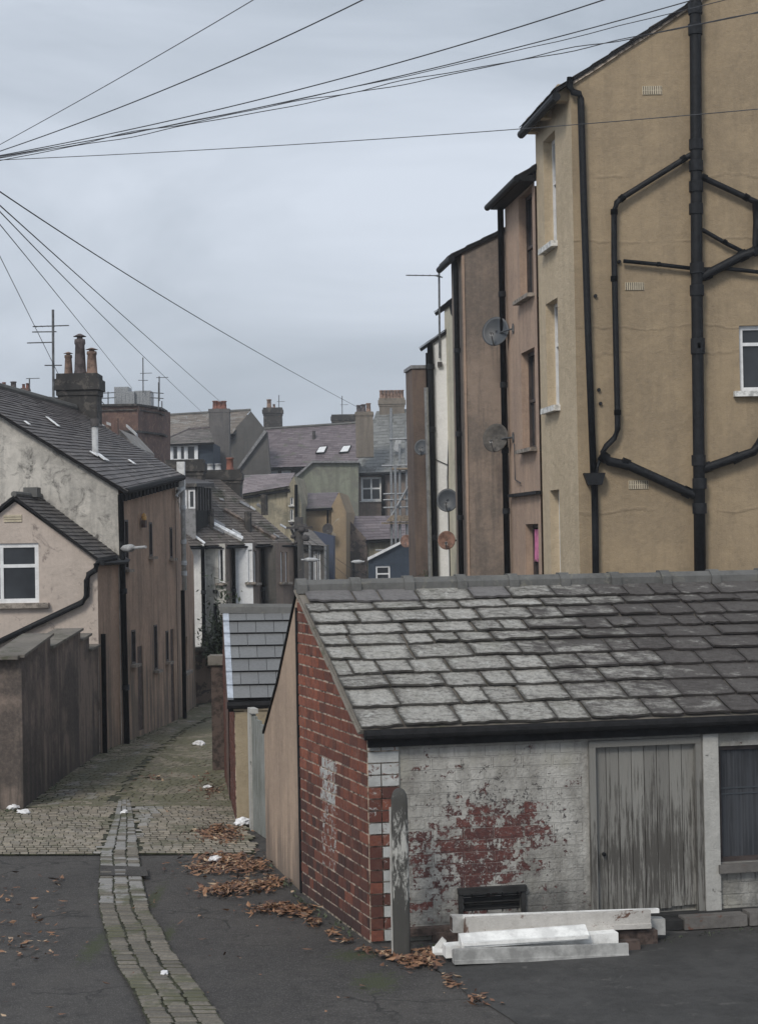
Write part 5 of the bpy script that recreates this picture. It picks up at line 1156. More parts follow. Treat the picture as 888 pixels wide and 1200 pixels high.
# dormer on the first terrace roof
dA = X2(211,50.6); dB = X2(230,50.6); DW = Wall(dA, dB); dC = X2(249,51.8); DS = Wall(dB, dC)
zt_ = DW.px(220,571)[1]; zb_ = DW.px(220,600)[1]-.8
mb = MB(); sheet(mb, DW, [(0,zb_),(DW.L,zb_),(DW.L,zt_),(0,zt_)], [DW.rect(213,574,219,596), DW.rect(221,574,229,596)], .06, 0); mb.build('dormer', M['lead'], h1)
for r in ((213,574,219,596),(221,574,229,596)): window(h1, DW, DW.rect(*r), .06, .05, 'white_frame', 'glass_mid')
mb = MB(); sheet(mb, DS, [(0,zb_+.2),(DS.L,zb_+.5),(DS.L,zt_),(0,zt_)], [], 0)
for i in range(6): mb.box(DS.pt(DS.L*(i+.5)/6, zt_-.35, .02), DS.U*.03, DS.N*.02, V((0,0,.34)), 1)
mb.build('dormer_cheek', [M['blackvoid'], M['roof_small']], h1)
mb = MB(); top = [DW.pt(-.1,zt_+.01,.1), DW.pt(DW.L+.05,zt_+.01,.1), DS.pt(DS.L,zt_+.05,.1), DW.pt(-.1,zt_+.35,-2.5)]; mb.ext(top, V((0,0,.10))); mb.build('dormer_roof', M['roof_small'], h1)
chimney(h1, X2(219,53), 1.12, 0.7, 3.8, P(219,539,53).z, 'stack_dark', [], .25, label='wide sooty brick chimney without pots')
chimney(h3, X2(264.5,54.4), 1.05, .7, 3.8, P(264,551,54.4).z, 'stack_dark', [(.18,.12,.42,'pot_red'),(-.45,.1,.22,'lamp_grey'),(-.2,.1,.22,'lamp_grey')], .22, label='mossy chimney with one red pot')
# last low house by the pole
def fac(root, name, poly, Y, vec, mt, holes=(), win=None, pane='glass', depth=.12, bars=(), hbars=(), fw=.09, frame='white_frame', sill=None):
    """solid with a facade drawn at distance Y and running back by vec"""
    a = X2(min(p[0] for p in poly), Y); b = X2(max(p[0] for p in poly), Y); w = Wall(a, b); pts = [w.px(*p) for p in poly]
    hs = [w.rect(*h) for h in holes]; mb = MB(); sheet(mb, w, pts, hs, depth, 0); vec = V(vec)
    q = [w.pt(*p) for p in pts]
    for i in range(len(q)):
        j = (i+1) % len(q); mb.face([q[i], q[j], q[j]+vec, q[i]+vec])
    mb.face([p+vec for p in q]); o = mb.build(name, M[mt], root)
    for h in hs: window(root, w, h, depth, fw, frame, pane, bars=bars, hbars=hbars, sill=sill)
    return w
LOW = 700
t = thing('far_house', 'low grey brown house with white edged windows right of the telegraph pole', 'house', X2(367,85))
fac(t, 'wall', [(352,LOW),(382,LOW),(382,639),(352,637)], 85, (0,5,0), 'dark_far', [(367.5,646,370.5,700),(372,646,375.5,700)], fw=.05)
roof(t, P(350,638,84.8), P(383,640,84.8), P(366,622,90), P(340,613,90), 'roof_terrace', 9, .5)
pipe(t, [P(363,639,84.8), P(363,700,84.8)], .06, 'white_pipe'); pipe(t, [P(381,640,84.8), P(381,700,84.8)], .06, 'white_pipe')
# cream gabled house
t = thing('far_house', 'cream gabled house with pinkish slate roof and tiny stacked windows, beyond the terrace roofs', 'house', X2(320,95))
w = fac(t, 'side_wall', [(286,LOW),(337,LOW),(337,569),(286,580)], 95, (0,6,0), 'cream_far')
w = fac(t, 'gable_wall', [(337.2,LOW),(353,LOW),(353,590),(344.5,558),(337.2,571)], 94.8, (0.3,6,0), 'cream_far', [(340,583,344,592),(340,597,344,610)], sill='white_sill', fw=.05, pane='glass_mid')
roof(t, P(284,579,94.6), P(338.5,569.5,94.6), P(346,554,98), P(286,557,98), 'roof_pinkish', 12, .5)
pipe(t, [P(347,568,94.6), P(347,700,94.6)], .09)
# ochre house
t = thing('far_house', 'ochre rendered house with purple slate roof and peeling patch', 'house', X2(380,98))
fac(t, 'side_wall', [(352,LOW),(388,LOW),(388,594),(352,596)], 98, (0,6,0), 'ochre')
fac(t, 'gable_wall', [(388.2,LOW),(405.5,LOW),(405.5,600),(397,577),(388.2,594)], 97.8, (.4,7,0), 'ochre')
roof(t, P(350,597,97.6), P(389,595,97.6), P(397,577,101), P(354,578,101), 'roof_purple', 12, .5)
pipe(t, [P(384,596,97.7), P(384,640,97.7)], .06)
dish(P(384,620,97), .33, P(386,622,97.9), 'dark satellite dish on the ochre wall', 'dish_black', (-.1,-1,.2))
t = thing('far_house', 'blue painted low wall and house end below the ochre wall', 'house', X2(379,92))
fac(t, 'wall', [(366,LOW),(391,LOW),(391,628),(366,622)], 92, (0,3,0), 'blue_wall')
# green stained house
t = thing('far_house', 'grey house end stained green, below the purple roof with skylights', 'house', X2(390,110))
fac(t, 'wall', [(342,LOW),(420,LOW),(420,542),(366,542),(342,564)], 110, (0,4,0), 'green_wall')
mb = MB(); mb.ext([P(341,565,109.7), P(366,542.5,109.7), P(366,540,109.7), P(340,562,109.7)], V((0,4.5,0))); mb.ext([P(366,542.2,109.7), P(421,542.2,109.7), P(421,540,109.7), P(366,540,109.7)], V((0,4.5,0))); mb.build('coping', M['lead'], t)
# long purple roof
t = thing('far_house', 'long terrace with large purple slate roof and two white skylights', 'house', X2(350,126))
fac(t, 'front_wall', [(276,LOW),(425,LOW),(425,546),(276,550)], 126, (0,8,0), 'dark_far', [(295,551.5,306,557),(314,551.5,326,557),(330,551.5,341,557)], pane='glass_sky')
pA, pB, pC, pD = P(276,549,125.5), P(424,545,125.5), P(424,496,130), P(309,503.5,130)
roof(t, pA, pB, pC, pD, 'roof_purple', 22, .55)
pn = (pB-pA).cross(pD-pA).normalized()
def onP(x, y, o=.12): d = ray(x, y); n2 = pn if pn.z > 0 else -pn; return cam+d*((pA+n2*o-cam).dot(n2)/d.dot(n2))
for q in (((369.5,532),(380,531.5),(384,523.5),(374,524.5)), ((397,531.5),(408,530.5),(412,522.5),(402,523.5))):
    mb = MB(); c = [onP(x, y) for x, y in q]; n2 = pn if pn.z > 0 else -pn; mb.ext(c, n2*.08); m_ = sum(c, V())/4
    o = mb.build('skylight', M['dark_wood'], t); mb = MB(); mb.face([m_+(p-m_)*.84+n2*.09 for p in c]); mb.build('pane', M['white_frame'], o)
mb = MB(); mb.tube([onP(368,516,0), onP(368,516,0)+V((0,0,.7))], .12, 8); mb.build('vent_pipe', M['stack_dark'], t)
chimney(t, X2(322.5,131), 1.4, .9, 10, P(322,478,131).z, 'stack_dark', [(-.28,.18,.7,'pot_tan'),(.1,.1,.3,'pot_tan')], .3, label='dark stack with thin buff pot')
chimney(t, X2(405,131), 1.75, .9, 10, P(405,486,131).z, 'stack_dark', [], .3, label='short dark stack without pots')
mb = MB(); mb.tube([pD+V((0,0,.05)), pC+V((0,0,.05))], .12, 6); mb.build('ridge_tiles', M['ridge'], t)
# dark gable house
t = thing('far_house', 'house with blank dark grey gable and worn brown slate roof on the skyline', 'house', X2(280,122))
fac(t, 'gable_wall', [(248,LOW),(330,LOW),(313,506),(294,482),(272,506),(248,515)], 124, (0,1,0), 'grey_gable')
roof(t, P(182,524,121), P(273,508,123.5), P(294,481,126), P(180,488,126), 'roof_brownold', 16, .55)
mb = MB(); mb.ext([P(278,549,123.9), P(281,549,123.9), P(313,506,123.9), P(310,504,123.9)], V((0,-.2,0))); mb.build('verge', M['lead'], t)
mb = MB(); mb.tube([P(180,487.5,126), P(294,480.5,126)], .12, 6); mb.build('ridge_tiles', M['ridge'], t)
chimney(t, X2(260,118), 1.4, .9, 4, P(260,479.5,118).z, 'stack_grey', [(-.28,.2,.62,'pot_red'),(.02,.2,.56,'pot_red'),(.3,.2,.6,'pot_red')], .12, label='tall grey rendered stack with red pots', corbel=False)
# bay topped house
t = thing('far_house', 'attic with a white framed window bay under a hipped slate roof', 'house', X2(215,112))
fac(t, 'bay_wall', [(183,LOW),(232,LOW),(232,519),(183,521)], 112, (0,5,0), 'white_clean', [(185,523,191,536),(194,522,200,540),(202,522,209,539),(211,522,217,539),(219,522,229,539)], fw=.07)
fac(t, 'side_wall', [(232.2,LOW),(250,LOW),(250,519),(232.2,519)], 112.2, (0,5,0), 'navy')
a, b, c, d = P(180,521.5,111.6), P(251,518.5,111.6), P(246,501.5,115), P(221,503.5,115)
roof(t, a, b, c, d, 'roof_terrace', 9, .45); mb = MB(); mb.face([a, d, P(190,521,116)]); mb.build('hip', M['roof_terrace'], t)
mb = MB(); mb.tube([d, c], .13, 6); mb.tube([a, d], .09, 6); mb.build('ridge_tiles', M['pot_dark'], t)
mb = MB(); mb.box(P(188,541,111.7), V((.45,0,0)), V((0,.3,0)), V((0,0,.08))); mb.box(P(193,551,111.7), V((.14,0,0)), V((0,.2,0)), V((0,0,.5))); mb.build('balcony_post', M['white_frame'], t)
# brick tower with a water tank
t = thing('brick_tower', 'square red brown brick tower top carrying a grey water tank, on the left skyline', 'tower', X2(155,85))
fac(t, 'tower_wall', [(117,LOW),(162,LOW),(162,475),(117,477)], 85, (1.0,5,0), 'stack_brown')
a = X2(162,85); b = X2(189,87.5); w = Wall(a, b); z1 = P(162,475,85).z; mb = MB(); sheet(mb, w, [(0,-.1),(w.L,-.1),(w.L,z1),(0,z1)], []); mb.build('return_wall', M['stack_brown'], t)
mb = MB()
for (zz, k, h_) in ((z1-.02,.16,.1), (z1-.25,.1,.06), (z1-1.35,.18,.1)):
    mb.ext([P(117,475,85)*0+V((a.x-2.0,85-k,zz)), V((a.x+k*.3,85-k,zz)), V((b.x+k,b.y,zz)), V((b.x+k,90,zz)), V((a.x-2.0,90,zz))], V((0,0,h_)))
mb.build('cornice', M['stack_dark'], t)
t2 = thing('water_tank', 'galvanised grey box tank on top of the brick tower', 'tank', V((P(157,475,86).x,86,z1)))
mb = MB(); 
for (x0, x1, y0, Y_) in ((134,151,453.5,87),(136,158,459,86),(158,177,458,86.2)):
    p0 = P(x0, y0, Y_); p1 = P(x1, 475, Y_); mb.ext([V((p0.x,Y_,z1+.08)), V((p1.x,Y_,z1+.08)), V((p1.x,Y_,p0.z)), V((p0.x,Y_,p0.z))], V((0,1.2,0)))
    for i in range(5): xx_ = p0.x+(p1.x-p0.x)*(i+.5)/5; mb.box(V((xx_,Y_-.01,(z1+p0.z)/2)), V((.015,0,0)), V((0,.015,0)), V((0,0,(p0.z-z1)/2-.1)))
mb.build('tank_body', M['alu'], t2)
t3 = thing('roof_railing', 'thin tube railing round the top of the brick tower', 'railing', V((P(120,475,86).x,86,z1)))
mb = MB()
for x, y0 in ((119,462),(127,459),(186,448),(190,470)): mb.tube([P(x,y0,85.5), P(x,480,85.5)], .03, 5)
for y in (461,467): mb.tube([P(115,y,85.5), P(136,y-1,85.5)], .025, 5); mb.tube([P(176,y-1,85.5), P(192,y,85.5)], .025, 5)
mb.tube([P(119,470,85.5), P(126,478,85.5)], .025, 5); mb.build('tubes', M['dish_metal'], t3)
t = thing('far_house', 'small dark slate roof with pale coping stones left of the brick tower', 'house', X2(135,70))
fac(t, 'wall', [(108,LOW),(165,LOW),(160,524),(140,503),(108,496)], 62, (0,5,0), 'roof_brownold')
for (x0,y0,x1,y1) in ((114,494,122,498),(148,497,160,508),(125,494,133,497)):
    mb = MB(); a, b = P(x0,y0,61.8), P(x1,y1,61.8); mb.ext([a, b, b+V((0,0,-.1)), a+V((0,0,-.1))], V((0,.4,0))); mb.build('coping', M['lamp_grey'], t)
mb = MB(); mb.box(P(135,500,61.5), V((.12,0,0)), V((0,.12,0)), V((0,0,.3))); mb.build('chimney', M['stack_brown'], t)
# left skyline chimneys
t = thing('far_house', 'house roof just showing over the big roof at far left with three small chimneys', 'house', X2(20,75))
fac(t, 'wall', [(-30,LOW),(75,LOW),(70,466),(40,463),(-30,460)], 78, (0,6,0), 'roof_small' if False else 'stack_dark')
chimney(t, X2(4,76), .5, .5, 9, P(4,453,76).z, 'stack_brown', [(-.1,.09,.15),(.15,.09,.2)], .1)
chimney(t, X2(19,76), .45, .5, 9, P(19,457,76).z, 'stack_dark', [(0,.13,.4,'pot_dark')], .1)
chimney(t, X2(33,76), .34, .4, 9, P(33,455,76).z, 'stack_brown', [(-.08,.07,.2),(.09,.07,.24)], .08)
# grey tiled roof house with scaffolding
t = thing('far_house', 'house with grey tiled roof, white four pane window and two tall chimneys behind the scaffold', 'house', X2(450,113))
fac(t, 'front_wall', [(416,LOW),(492,LOW),(492,553),(416,556)], 113, (0,6,0), 'brown_far', [(423,559,447,587)], bars=(.5,), hbars=(.52,), fw=.13, sill='white_sill')
roof(t, P(413,556,112.6), P(494,552,112.6), P(494,478,119), P(441,482,119), 'roof_greytile', 20, .6)
pipe(t, [P(449,556,112.7), P(449,610,112.7)], .13); mb = MB(); mb.tube([P(414,556.5,112.5), P(492,553,112.5)], .12, 6); mb.build('gutter', M['black_pipe'], t)
chimney(t, X2(429.5,112), 1.15, 1.0, 9.5, P(429,483,112).z, 'stack_tan', [(-.35,.16,.5,'pot_dark'),(-.05,.16,.55,'pot_dark'),(.28,.16,.62,'pot_tan')], .16, label='plain tall stack at the left end of the grey roof')
chimney(t, X2(462,119), 1.75, .9, 8, P(462,467,119).z, 'stack_tan', [(-.72+.24*i,.13,.62,'pot_tan') for i in range(7)], .28, label='wide stack with a row of seven pots')
mb = MB(); mb.ext([P(461,527,114), P(464,513,114), P(470,516,114), P(468,530,114)], V((0,.3,0))); mb.build('roof_patch', M['lamp_grey'], t)
t = thing('far_house', 'lower house with purple slate lean-to roof and stone side wall', 'house', X2(430,102))
fac(t, 'side_wall', [(405.6,LOW),(430,LOW),(430,632),(405.6,606)], 101, (0,5,0), 'stone_far')
fac(t, 'front_wall', [(430.2,LOW),(492,LOW),(492,630),(430.2,632)], 101.3, (0,5,0), 'cream_far')
roof(t, P(429,633,100.8), P(490,630,100.8), P(492,604,105), P(404,605,105), 'roof_purple', 9, .6)
t = thing('far_house', 'navy blue gable with white barge board and small white window', 'house', X2(455,95))
fac(t, 'gable_wall', [(431.5,LOW),(492,LOW),(492,625),(431.5,655)], 95, (0,3,0), 'navy', [(440,663,457,682)], bars=(), hbars=(.5,), fw=.1)
mb = MB(); mb.ext([P(430.5,657,94.9), P(492,626,94.9), P(492,623,94.9), P(430.5,653.5,94.9)], V((0,-.12,0))); mb.build('barge_board', M['white_frame'], t)
dish(P(476,634,94), .36, P(477,636,94.9), 'dull red brown dish by the scaffold and white barge board', 'dish_brown', (-.2,-1,.2))
# scaffold
t = thing('scaffold', 'tube scaffold with board platforms against the far grey roofed house', 'scaffold', X2(470,98))
mb = MB()
for x, y0, Y_ in ((458,478,98),(463,545,96.5),(468,520,98),(476,500,98),(482,540,96.5),(486,600,98)): mb.tube([P(x,y0,Y_), P(x+1,LOW,Y_)], .075, 6)
mb.build('standards', M['alu'], t); mb = MB()
for y, x0, x1 in ((515,456,480),(546,447,490),(579,449,490),(586,449,490),(595,449,490),(645,440,490),(655,450,490),(664,446,490),(668,455,490)): mb.tube([P(x0,y,97.9), P(x1,y-1,97.9)], .055, 6)
mb.build('ledgers', M['alu'], t); mb = MB(); mb.tube([P(455,611,97.8), P(484,560,97.8)], .07, 6); mb.build('brace', M['alu'], t)
for y, x0, x1 in ((612,447,490),(548,459,490),(681,455,490)):
    mb = MB(); a, b = P(x0,y,97.6), P(x1,y,97.6); mb.ext([a, b, b+V((0,0,-.1)), a+V((0,0,-.1))], V((0,1.2,0))); mb.build('platform', M['board'], t)
mb = MB(); mb.ext([P(452,611,97.5), P(490,611,97.5), P(490,604,97.5), P(458,604,97.5)], V((0,.05,0))); mb.build('toe_board', M['board'], t)
# telegraph pole, lamps
TPx = P(350,610,60); t = thing('telegraph_pole', 'dark timber telegraph pole with a cluster of cable boxes at its top', 'telegraph pole', XY(TPx))
mb = MB(); mb.tube([XY(TPx), V((TPx.x, TPx.y, P(350,606,60).z))], [.19,.15], 12); mb.build('shaft', M['stack_dark'], t, True)
mb = MB()
for dx, dz, r in ((-.24,-.1,.08),(.2,-.2,.11),(-.2,-.55,.09),(.24,-.6,.14),(.1,-.3,.15),(.28,-.35,.07),(-.1,-.75,.08)): mb.lathe(TPx+V((dx,-.1,dz-r)), [(.001,0),(r*.7,.02),(r,r*.6),(r*.9,r*1.4),(.001,r*1.7)], 10)
mb.box(TPx+V((0,-.16,-.25)), V((.5,0,0)), V((0,.04,0)), V((0,0,.04))); mb.build('cable_box', M['dish_black'], t, True)
t = thing('street_lamp', 'white street lamp head on an arm fixed to the telegraph pole', 'street lamp', XY(TPx)); lamp(t, P(353,656,59.7), P(373,656,59.7), .03, .5)
t = thing('street_lamp', 'street lamp on a dark post over the garage ridge, left of the navy gable', 'street lamp', XY(P(414,660,70)))
mb = MB(); mb.tube([XY(P(414,660,70)), P(414,659,70)], .06, 8); mb.build('post', M['black_pipe'], t); lamp(t, P(427,658,70), P(412,658.5,70), .03, .45)
# ---------------------------------------------------------------- aerials on far roofs
for (x, y0, y1, Y_, lab) in ((168,460,419,86,'tall whip aerial above the water tank'),(327,480,463,131,'short whip aerial beside the thin buff pot'),(401,487,464,131,'thin aerial on the short dark stack'),(35,455,443,76,'tiny aerial over the far left chimney'),(187,470,441,85.5,'aerial at the right corner of the tower railing')):
    b = P(x,y0,Y_); h_ = P(x,y1,Y_).z-b.z; aerial(b, h_, [(.95 if x in (35,187) else .55,.3,.1,3,.15)] + ([(.35,.25,.4,3,0)] if x == 168 else []), lab, .03, .012)
# ---------------------------------------------------------------- overhead cables
def cable(pts, Y0, Y1, label, r=.012, n=28, wob=0.0, grp='cables crossing the sky'):
    """through three picture points, distance running from Y0 to Y1 along the span"""
    (x0,y0),(xm,ym),(x1,y1) = pts; mb = MB(); q = []
    tm = (xm-x0)/(x1-x0)
    for i in range(n+1):
        s = i/n; x = x0+(x1-x0)*s
        L0 = (s-tm)*(s-1)/((0-tm)*(0-1)); L1 = s*(s-1)/(tm*(tm-1)); L2 = s*(s-tm)/(1*(1-tm))
        y = y0*L0+ym*L1+y1*L2 + wob*math.sin(s*37)+wob*.6*math.sin(s*61+1); Y = 1/((1-s)/Y0+s/Y1); q.append(P(x, y, Y))
    mb.tube(q, r*.55, 5); o = mb.build('overhead_cable', M['cable']); return tag(o, label, 'cable', grp)
cable([(-60,202),(148,87),(330,-20)], 23, 15, 'steepest upper cable, leaving the top edge left of centre', .008)
cable([(-60,197),(210,98),(480,-28)], 23, 15, 'second upper cable, leaving the top edge near the middle')
cable([(-60,193),(444,80),(760,-18)], 23, 15, 'uppermost cable of the bundle rising to the top right')
cable([(-60,193),(444,95),(860,-14)], 23, 17, 'cable of the bundle just under its topmost one')
cable([(-60,195),(444,96),(940,-24)], 23, 17, 'cable of the bundle that crosses the tall soil stack near its top', .009, wob=.5)
cable([(-60,199),(444,104),(940,3)], 23, 17, 'lowest cable of the bundle, in front of the yellow gable', .010, 60, .9)
cable([(-60,197),(444,101),(940,5)], 23, 17, 'wavy cable twisted with the lowest of the bundle', .010, 60, -1.3)
cable([(-60,190),(444,163),(940,123)], 23, 17, 'single lower cable running nearly level across the yellow gable', .009)
cable([(-60,183),(220,365),(428,482)], 23, 112, 'cable falling to the plain far chimney, rightmost of the falling ones', .02)
cable([(-60,186),(140,366),(262,474)], 23, 117, 'cable falling to the tall grey stack with red pots, second from right', .02)
cable([(-60,184),(120,370),(240,486)], 23, 120, 'cable falling just left of the grey stack, third from right', .018)
cable([(-60,190),(80,361),(155,455)], 23, 86, 'cable falling towards the water tank', .016)
cable([(-60,180),(30,360),(72,445)], 23, 41, 'leftmost falling cable, ending at the three pot chimney', .012)
for i, (e, lab) in enumerate((((452,690),'highest of the fine wires sloping down from the pole'),((440,700),'second of the fine wires sloping down from the pole'),((424,705),'steepest of the fine wires sloping down from the pole'))):
    cable([(352,622+i*4),((352+e[0])/2,(622+i*4+e[1])/2+4),e], 62, 75, lab, .014, 14, 0, 'wires from the telegraph pole')
cable([(241,675),(290,672),(348,628)], 55, 62, 'slack wire from the bright white house wall up to the telegraph pole', .008, 14, 0, 'wires from the telegraph pole')
# ---------------------------------------------------------------- low wall and bush at the end of the alley
a = XY(G(232,826)); t = thing('yard_wall', 'low rubble brick wall with stone coping at the bend of the alley', 'wall', a)
mb = MB(); mb.ext([a+V((-.3,.3,-.1)), a+V((1.8,.6,-.1)), a+V((1.8,.6,1.35)), a+V((-.3,.3,1.35))], V((0,.35,0))); mb.build('brickwork', M['stone_far'], t)
mb = MB(); mb.ext([a+V((-.3,.22,1.355)), a+V((1.85,.52,1.355)), a+V((1.85,.52,1.45)), a+V((-.3,.22,1.45))], V((0,.5,0))); mb.build('coping', M['coping'], t)
def leafq(mb, p, s_, tone, up=None):
    d = V((R.gauss(0,1), R.gauss(0,1), R.gauss(0,.22) if up is None else R.gauss(0,1)*up)).normalized(); e = d.cross(V((R.gauss(0,1)*.4, R.gauss(0,1)*.4, 1))).normalized(); c = d.cross(e)*R.uniform(.1,.4)
    mb.face([p-d*s_, p-d*s_*.2+e*s_*.42+c*s_*.5, p+d*s_, p+c*s_*-.1], 0, None, tone); mb.face([p-d*s_, p+c*s_*-.1, p+d*s_, p-d*s_*.1-e*s_*.42+c*s_*.5], 0, None, tone)
def bush(base, sx, sy, h_, n, label, ls=.06, name='shrub'):
    t = thing(name, label, 'shrub', base); b = V(base); fm = MB(); sm = MB(); tips = []
    for i in range(14):
        a_ = R.uniform(0,6.28); rr = R.uniform(.1,1); tip = b+V((math.cos(a_)*sx*rr, math.sin(a_)*sy*rr, h_*R.uniform(.45,1)))
        mid_ = b.lerp(tip,.5)+V((0,0,h_*.12)); sm.tube([b+V((R.uniform(-.1,.1),0,0)), mid_, tip], [.015,.01,.004], 5); tips.append((mid_, tip))
    for i in range(n):
        m_, tp = R.choice(tips); p = m_.lerp(tp, R.uniform(-.5,1.1))+V((R.gauss(0,.1),R.gauss(0,.1),R.gauss(0,.09)))*(h_/1.6); leafq(fm, p, ls*R.uniform(.6,1.3), (R.random(),0,0), 1)
    sm.build('stems', M['stem'], t); fm.build('foliage', M['foliage'], t); return t
bush(a+V((.75,.0,0)), .55, .4, 3.3, 1500, 'straggly grey green bush growing by the low wall behind the slate shed', .075)
bush(a+V((.55,.5,.9)), .5, .3, 1.2, 500, 'small leafy bush spilling over the low wall coping at the alley bend', .06)
bush(XY(P(500,680,38.9))+V((0,0,3.0)), .25, .15, .55, 160, 'dry weed growing beside the dark brown house end', .04, 'weed')
# ---------------------------------------------------------------- leaves and litter
def litter(name, label, spots, size=.046, flatz=.02, tonek=(0,1)):
    mb = MB()
    for (px_, py_, rx_, ry_, n, hh) in spots:
        c = G(px_, py_)
        for i in range(n):
            a_, rr = R.uniform(0,6.28), min(1.5, abs(R.gauss(0,.55))); x = c.x+math.cos(a_)*rx_*rr; y = c.y+math.sin(a_)*ry_*rr
            z = .02+max(0, hh*max(0,1-rr)*R.uniform(.3,1)*(0.6+0.8*noise.noise(V((x*3,y*3,0)))))+R.uniform(0,.015)
            leafq(mb, V((x,y,z)), size*R.choice((.35,.5,.7,.9,1,1.25,1.5))*R.uniform(.8,1.1), (R.uniform(*tonek), R.random(), R.random()), None)
    return tag(mb.build(name, M['leaf']), label, 'leaves', None, 'stuff')
litter('leaf_pile', 'drift of brown leaves at the foot of the cream block pier', [(255,977,.42,.7,650,.10),(268,985,.3,.5,300,.08)])
litter('leaf_pile', 'largest spread of rusty leaves on the asphalt in front of the grey gate', [(262,1008,.5,.45,650,.07),(285,1018,.45,.6,650,.08),(240,1020,.35,.35,200,.03)])
litter('leaf_pile', 'band of leaves in the middle, running to the foot of the tan wall', [(285,1040,.45,.35,500,.06),(262,1046,.4,.3,280,.04),(318,1036,.2,.5,250,.06)])
litter('leaf_pile', 'nearest drift of leaves along the foot of the brick gable', [(325,1066,.4,.28,420,.04),(350,1070,.2,.25,200,.04),(366,1082,.12,.25,90,.02),(388,1094,.08,.15,40,.01)])
litter('leaf_pile', 'dry leaves and stalks gathered round the foot of the timber post', [(487,1128,.26,.3,260,.06),(455,1120,.2,.2,120,.03),(500,1118,.15,.2,80,.04)])
litter('leaf_pile', 'thin trail of leaves and crumbs along the kerb line below the brick gable', [(405,1104,.15,.1,40,.0),(428,1114,.15,.1,35,.0),(500,1130,.1,.3,40,.0),(528,1152,.12,.4,50,.0),(560,1172,.15,.3,35,.0),(590,1110,.9,.06,60,.0)], .04, tonek=(0,.6))
litter('leaf_pile', 'dark dead leaves lying along the alley side of the brick shed wall', [(250,930,.35,1.3,260,.03),(240,915,.3,1.5,120,.02),(185,915,.4,1.0,110,.02)], .05, tonek=(0,.35))
sc_ = [(R.uniform(0,480), R.uniform(1012,1195), .01, .01, 1, 0) for _ in range(70)] + [(R.uniform(-5,75), R.uniform(1028,1125), .05, .05, 2, 0) for _ in range(70)] + [(R.uniform(120,185), R.uniform(1000,1070), .02, .02, 1, 0) for _ in range(18)] + [(R.uniform(0,280), R.uniform(900,1000), .02, .02, 1, 0) for _ in range(50)]
litter('scattered_leaves', 'single fallen leaves strewn over the asphalt and setts', sc_, .042)
def crumple(px_, py_, s_, label, n=1):
    c = G(px_, py_); bm = bmesh.new()
    bmesh.ops.create_icosphere(bm, subdivisions=3, radius=1)
    sd = R.random()*50
    for v in bm.verts:
        k = 1+.55*noise.noise(v.co*1.6+V((sd,0,0)))+.3*noise.noise(v.co*4+V((0,sd,0))); v.co = V((v.co.x*k*s_*1.4, v.co.y*k*s_, max(-.3, v.co.z)*k*s_*.6+s_*.25))
    me = bpy.data.meshes.new('litter'); bm.to_mesh(me); bm.free(); me.materials.append(M['litter'])
    o = bpy.data.objects.new('litter', me); COL.objects.link(o); o.location = (c.x, c.y, .03); o.rotation_euler = (0,0,R.uniform(0,3)); return tag(o, label, 'litter')
crumple(17,950,.085,'crumpled white paper at the foot of the streaked yard wall'); crumple(28,955,.07,'smaller white scrap just right of the crumpled paper by the yard wall')
crumple(146,955,.05,'small white scrap in the middle of the setts'); crumple(284,968,.11,'white plastic bag tucked against the cream block pier'); crumple(252,1011,.07,'white scrap lying in the largest spread of leaves')
crumple(233,875,.12,'white scrap far up the mossy alley'); crumple(243,925,.05,'tiny white scrap near the brick shed wall'); crumple(193,1145,.04,'curled pale scrap lying on the sett strip')
mb = MB(); mb.box(G(517,1120)+V((0,0,.05)), V((.09,0,0)), V((0,.05,.02)), V((0,0,.012))); mb.box(G(515,1119)+V((0,.0,.10)), V((.05,0,.06)), V((0,.02,0)), V((-.02,0,.02))); tag(mb.build('broken_bracket', M['whiteboard']), 'small broken white bracket between the post and the board pile', 'scrap')
def weeds(label, segs, n, ls=.03):
    mb = MB()
    for (a, b) in segs:
        a, b = V(a), V(b)
        for i in range(n):
            k = R.random(); 
            if noise.noise(V((a.x+k*5, a.y+k*7, 2))) < -.05: continue
            p = a.lerp(b, k)+V((R.gauss(0,.03), R.gauss(0,.05), R.uniform(.01,.05)))
            leafq(mb, p, ls*R.uniform(.4,1.2), (R.random(),0,0), 1)
    return tag(mb.build('weeds', M['foliage']), label, 'weeds', None, 'stuff')
weeds('low weeds and moss along the foot of the brick gable and tan wall', [(G(425,1106),G(350,1056)),(G(347,1052),G(313,1012))], 130)
weeds('low weeds along the foot of the streaked yard wall and pink brown house', [(G(0,953),G(30,952)),(G(30,951),G(115,887)),(G(118,886),G(210,847))], 150, .035)
weeds('sparse moss and weeds along the stone ledge of the garage front', [(G(490,1112),G(530,1112)),(G(775,1104),G(888,1090))], 70, .022)
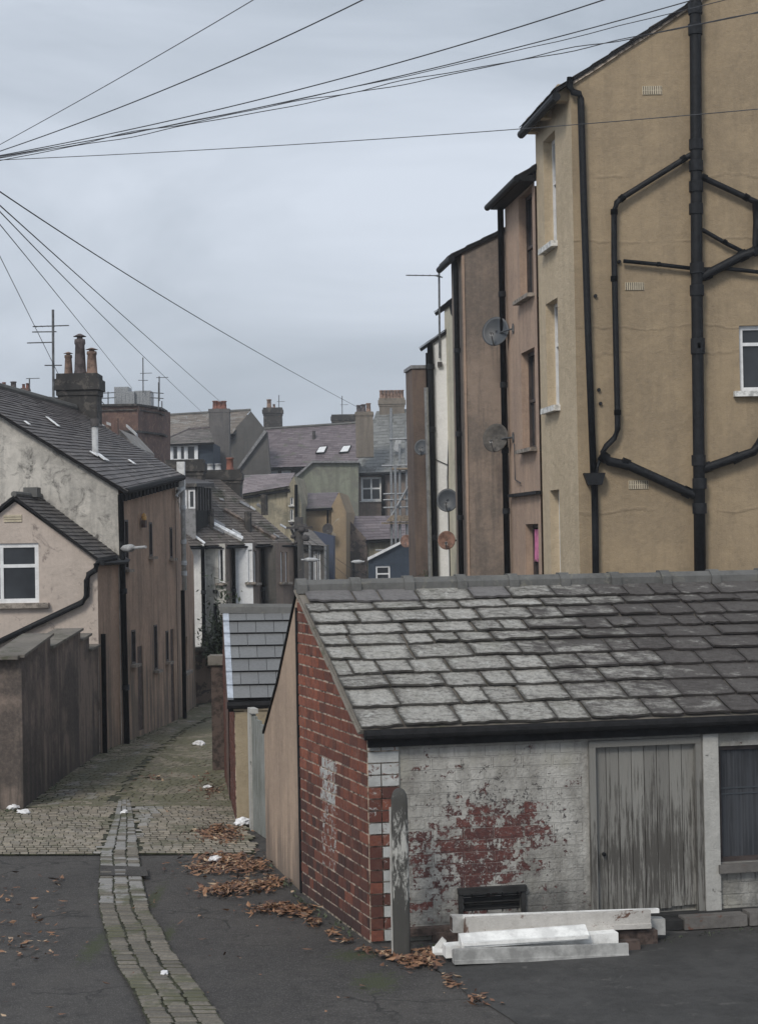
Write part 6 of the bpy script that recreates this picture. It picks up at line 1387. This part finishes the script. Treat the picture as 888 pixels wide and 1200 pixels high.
# ---------------------------------------------------------------- daylight
W_ = bpy.data.worlds.new('World'); S.world = W_; W_.use_nodes = True; nt = W_.node_tree; bg = nt.nodes['Background']
EL, AZ = math.radians(40), math.radians(-155)     # sun high, over the viewer's left shoulder
sky = nt.nodes.new('ShaderNodeTexSky'); sky.sky_type = 'NISHITA'; sky.sun_disc = False; sky.sun_elevation = EL; sky.sun_rotation = AZ; sky.air_density = 1.5; sky.dust_density = 4
tc = nt.nodes.new('ShaderNodeTexCoord'); mp = nt.nodes.new('ShaderNodeMapping'); mp.inputs['Scale'].default_value = (1,1,2.6); nt.links.new(tc.outputs['Generated'], mp.inputs[0])
n1 = noi(nt, mp.outputs[0], 3.0, 5, .55, .6)
cl_ = ramp(nt, n1, .1, .95, (5.45,6.15,7.1), (8.5,9.25,10.45))
mx = mix(nt, 0.93, sky.outputs[0], cl_)
nt.links.new(mx, bg.inputs[0]); bg.inputs[1].default_value = 0.085
sd = bpy.data.lights.new('sun', 'SUN'); sd.energy = 1.8; sd.angle = math.radians(16); sd.color = (1, .94, .85)
so = bpy.data.objects.new('sun', sd); COL.objects.link(so)
dirv = V((math.sin(AZ)*math.cos(EL), math.cos(AZ)*math.cos(EL), math.sin(EL)))   # towards the sun
so.rotation_euler = dirv.to_track_quat('Z', 'Y').to_euler()
vs = S.view_settings; vs.view_transform = 'Standard'; vs.look = 'None'; vs.gamma = 1; vs.exposure = 0; vs.use_curve_mapping = False
S.display_settings.display_device = 'sRGB'

# ---------------------------------------------------------------- damp air over the town
hz = MB(); hz.abox(-60, 60, -3, 145, -1.2, 24); o = hz.build('haze', []); tag(o, kind='stuff')
hm = bpy.data.materials.new('haze'); hm.use_nodes = True; nt = hm.node_tree; nt.nodes.remove(nt.nodes['Principled BSDF'])
pv = nt.nodes.new('ShaderNodeVolumePrincipled'); pv.inputs['Color'].default_value = (.88,.93,1,1); pv.inputs['Density'].default_value = 0.0007
nt.links.new(pv.outputs[0], nt.nodes['Material Output'].inputs['Volume']); o.data.materials.append(hm)
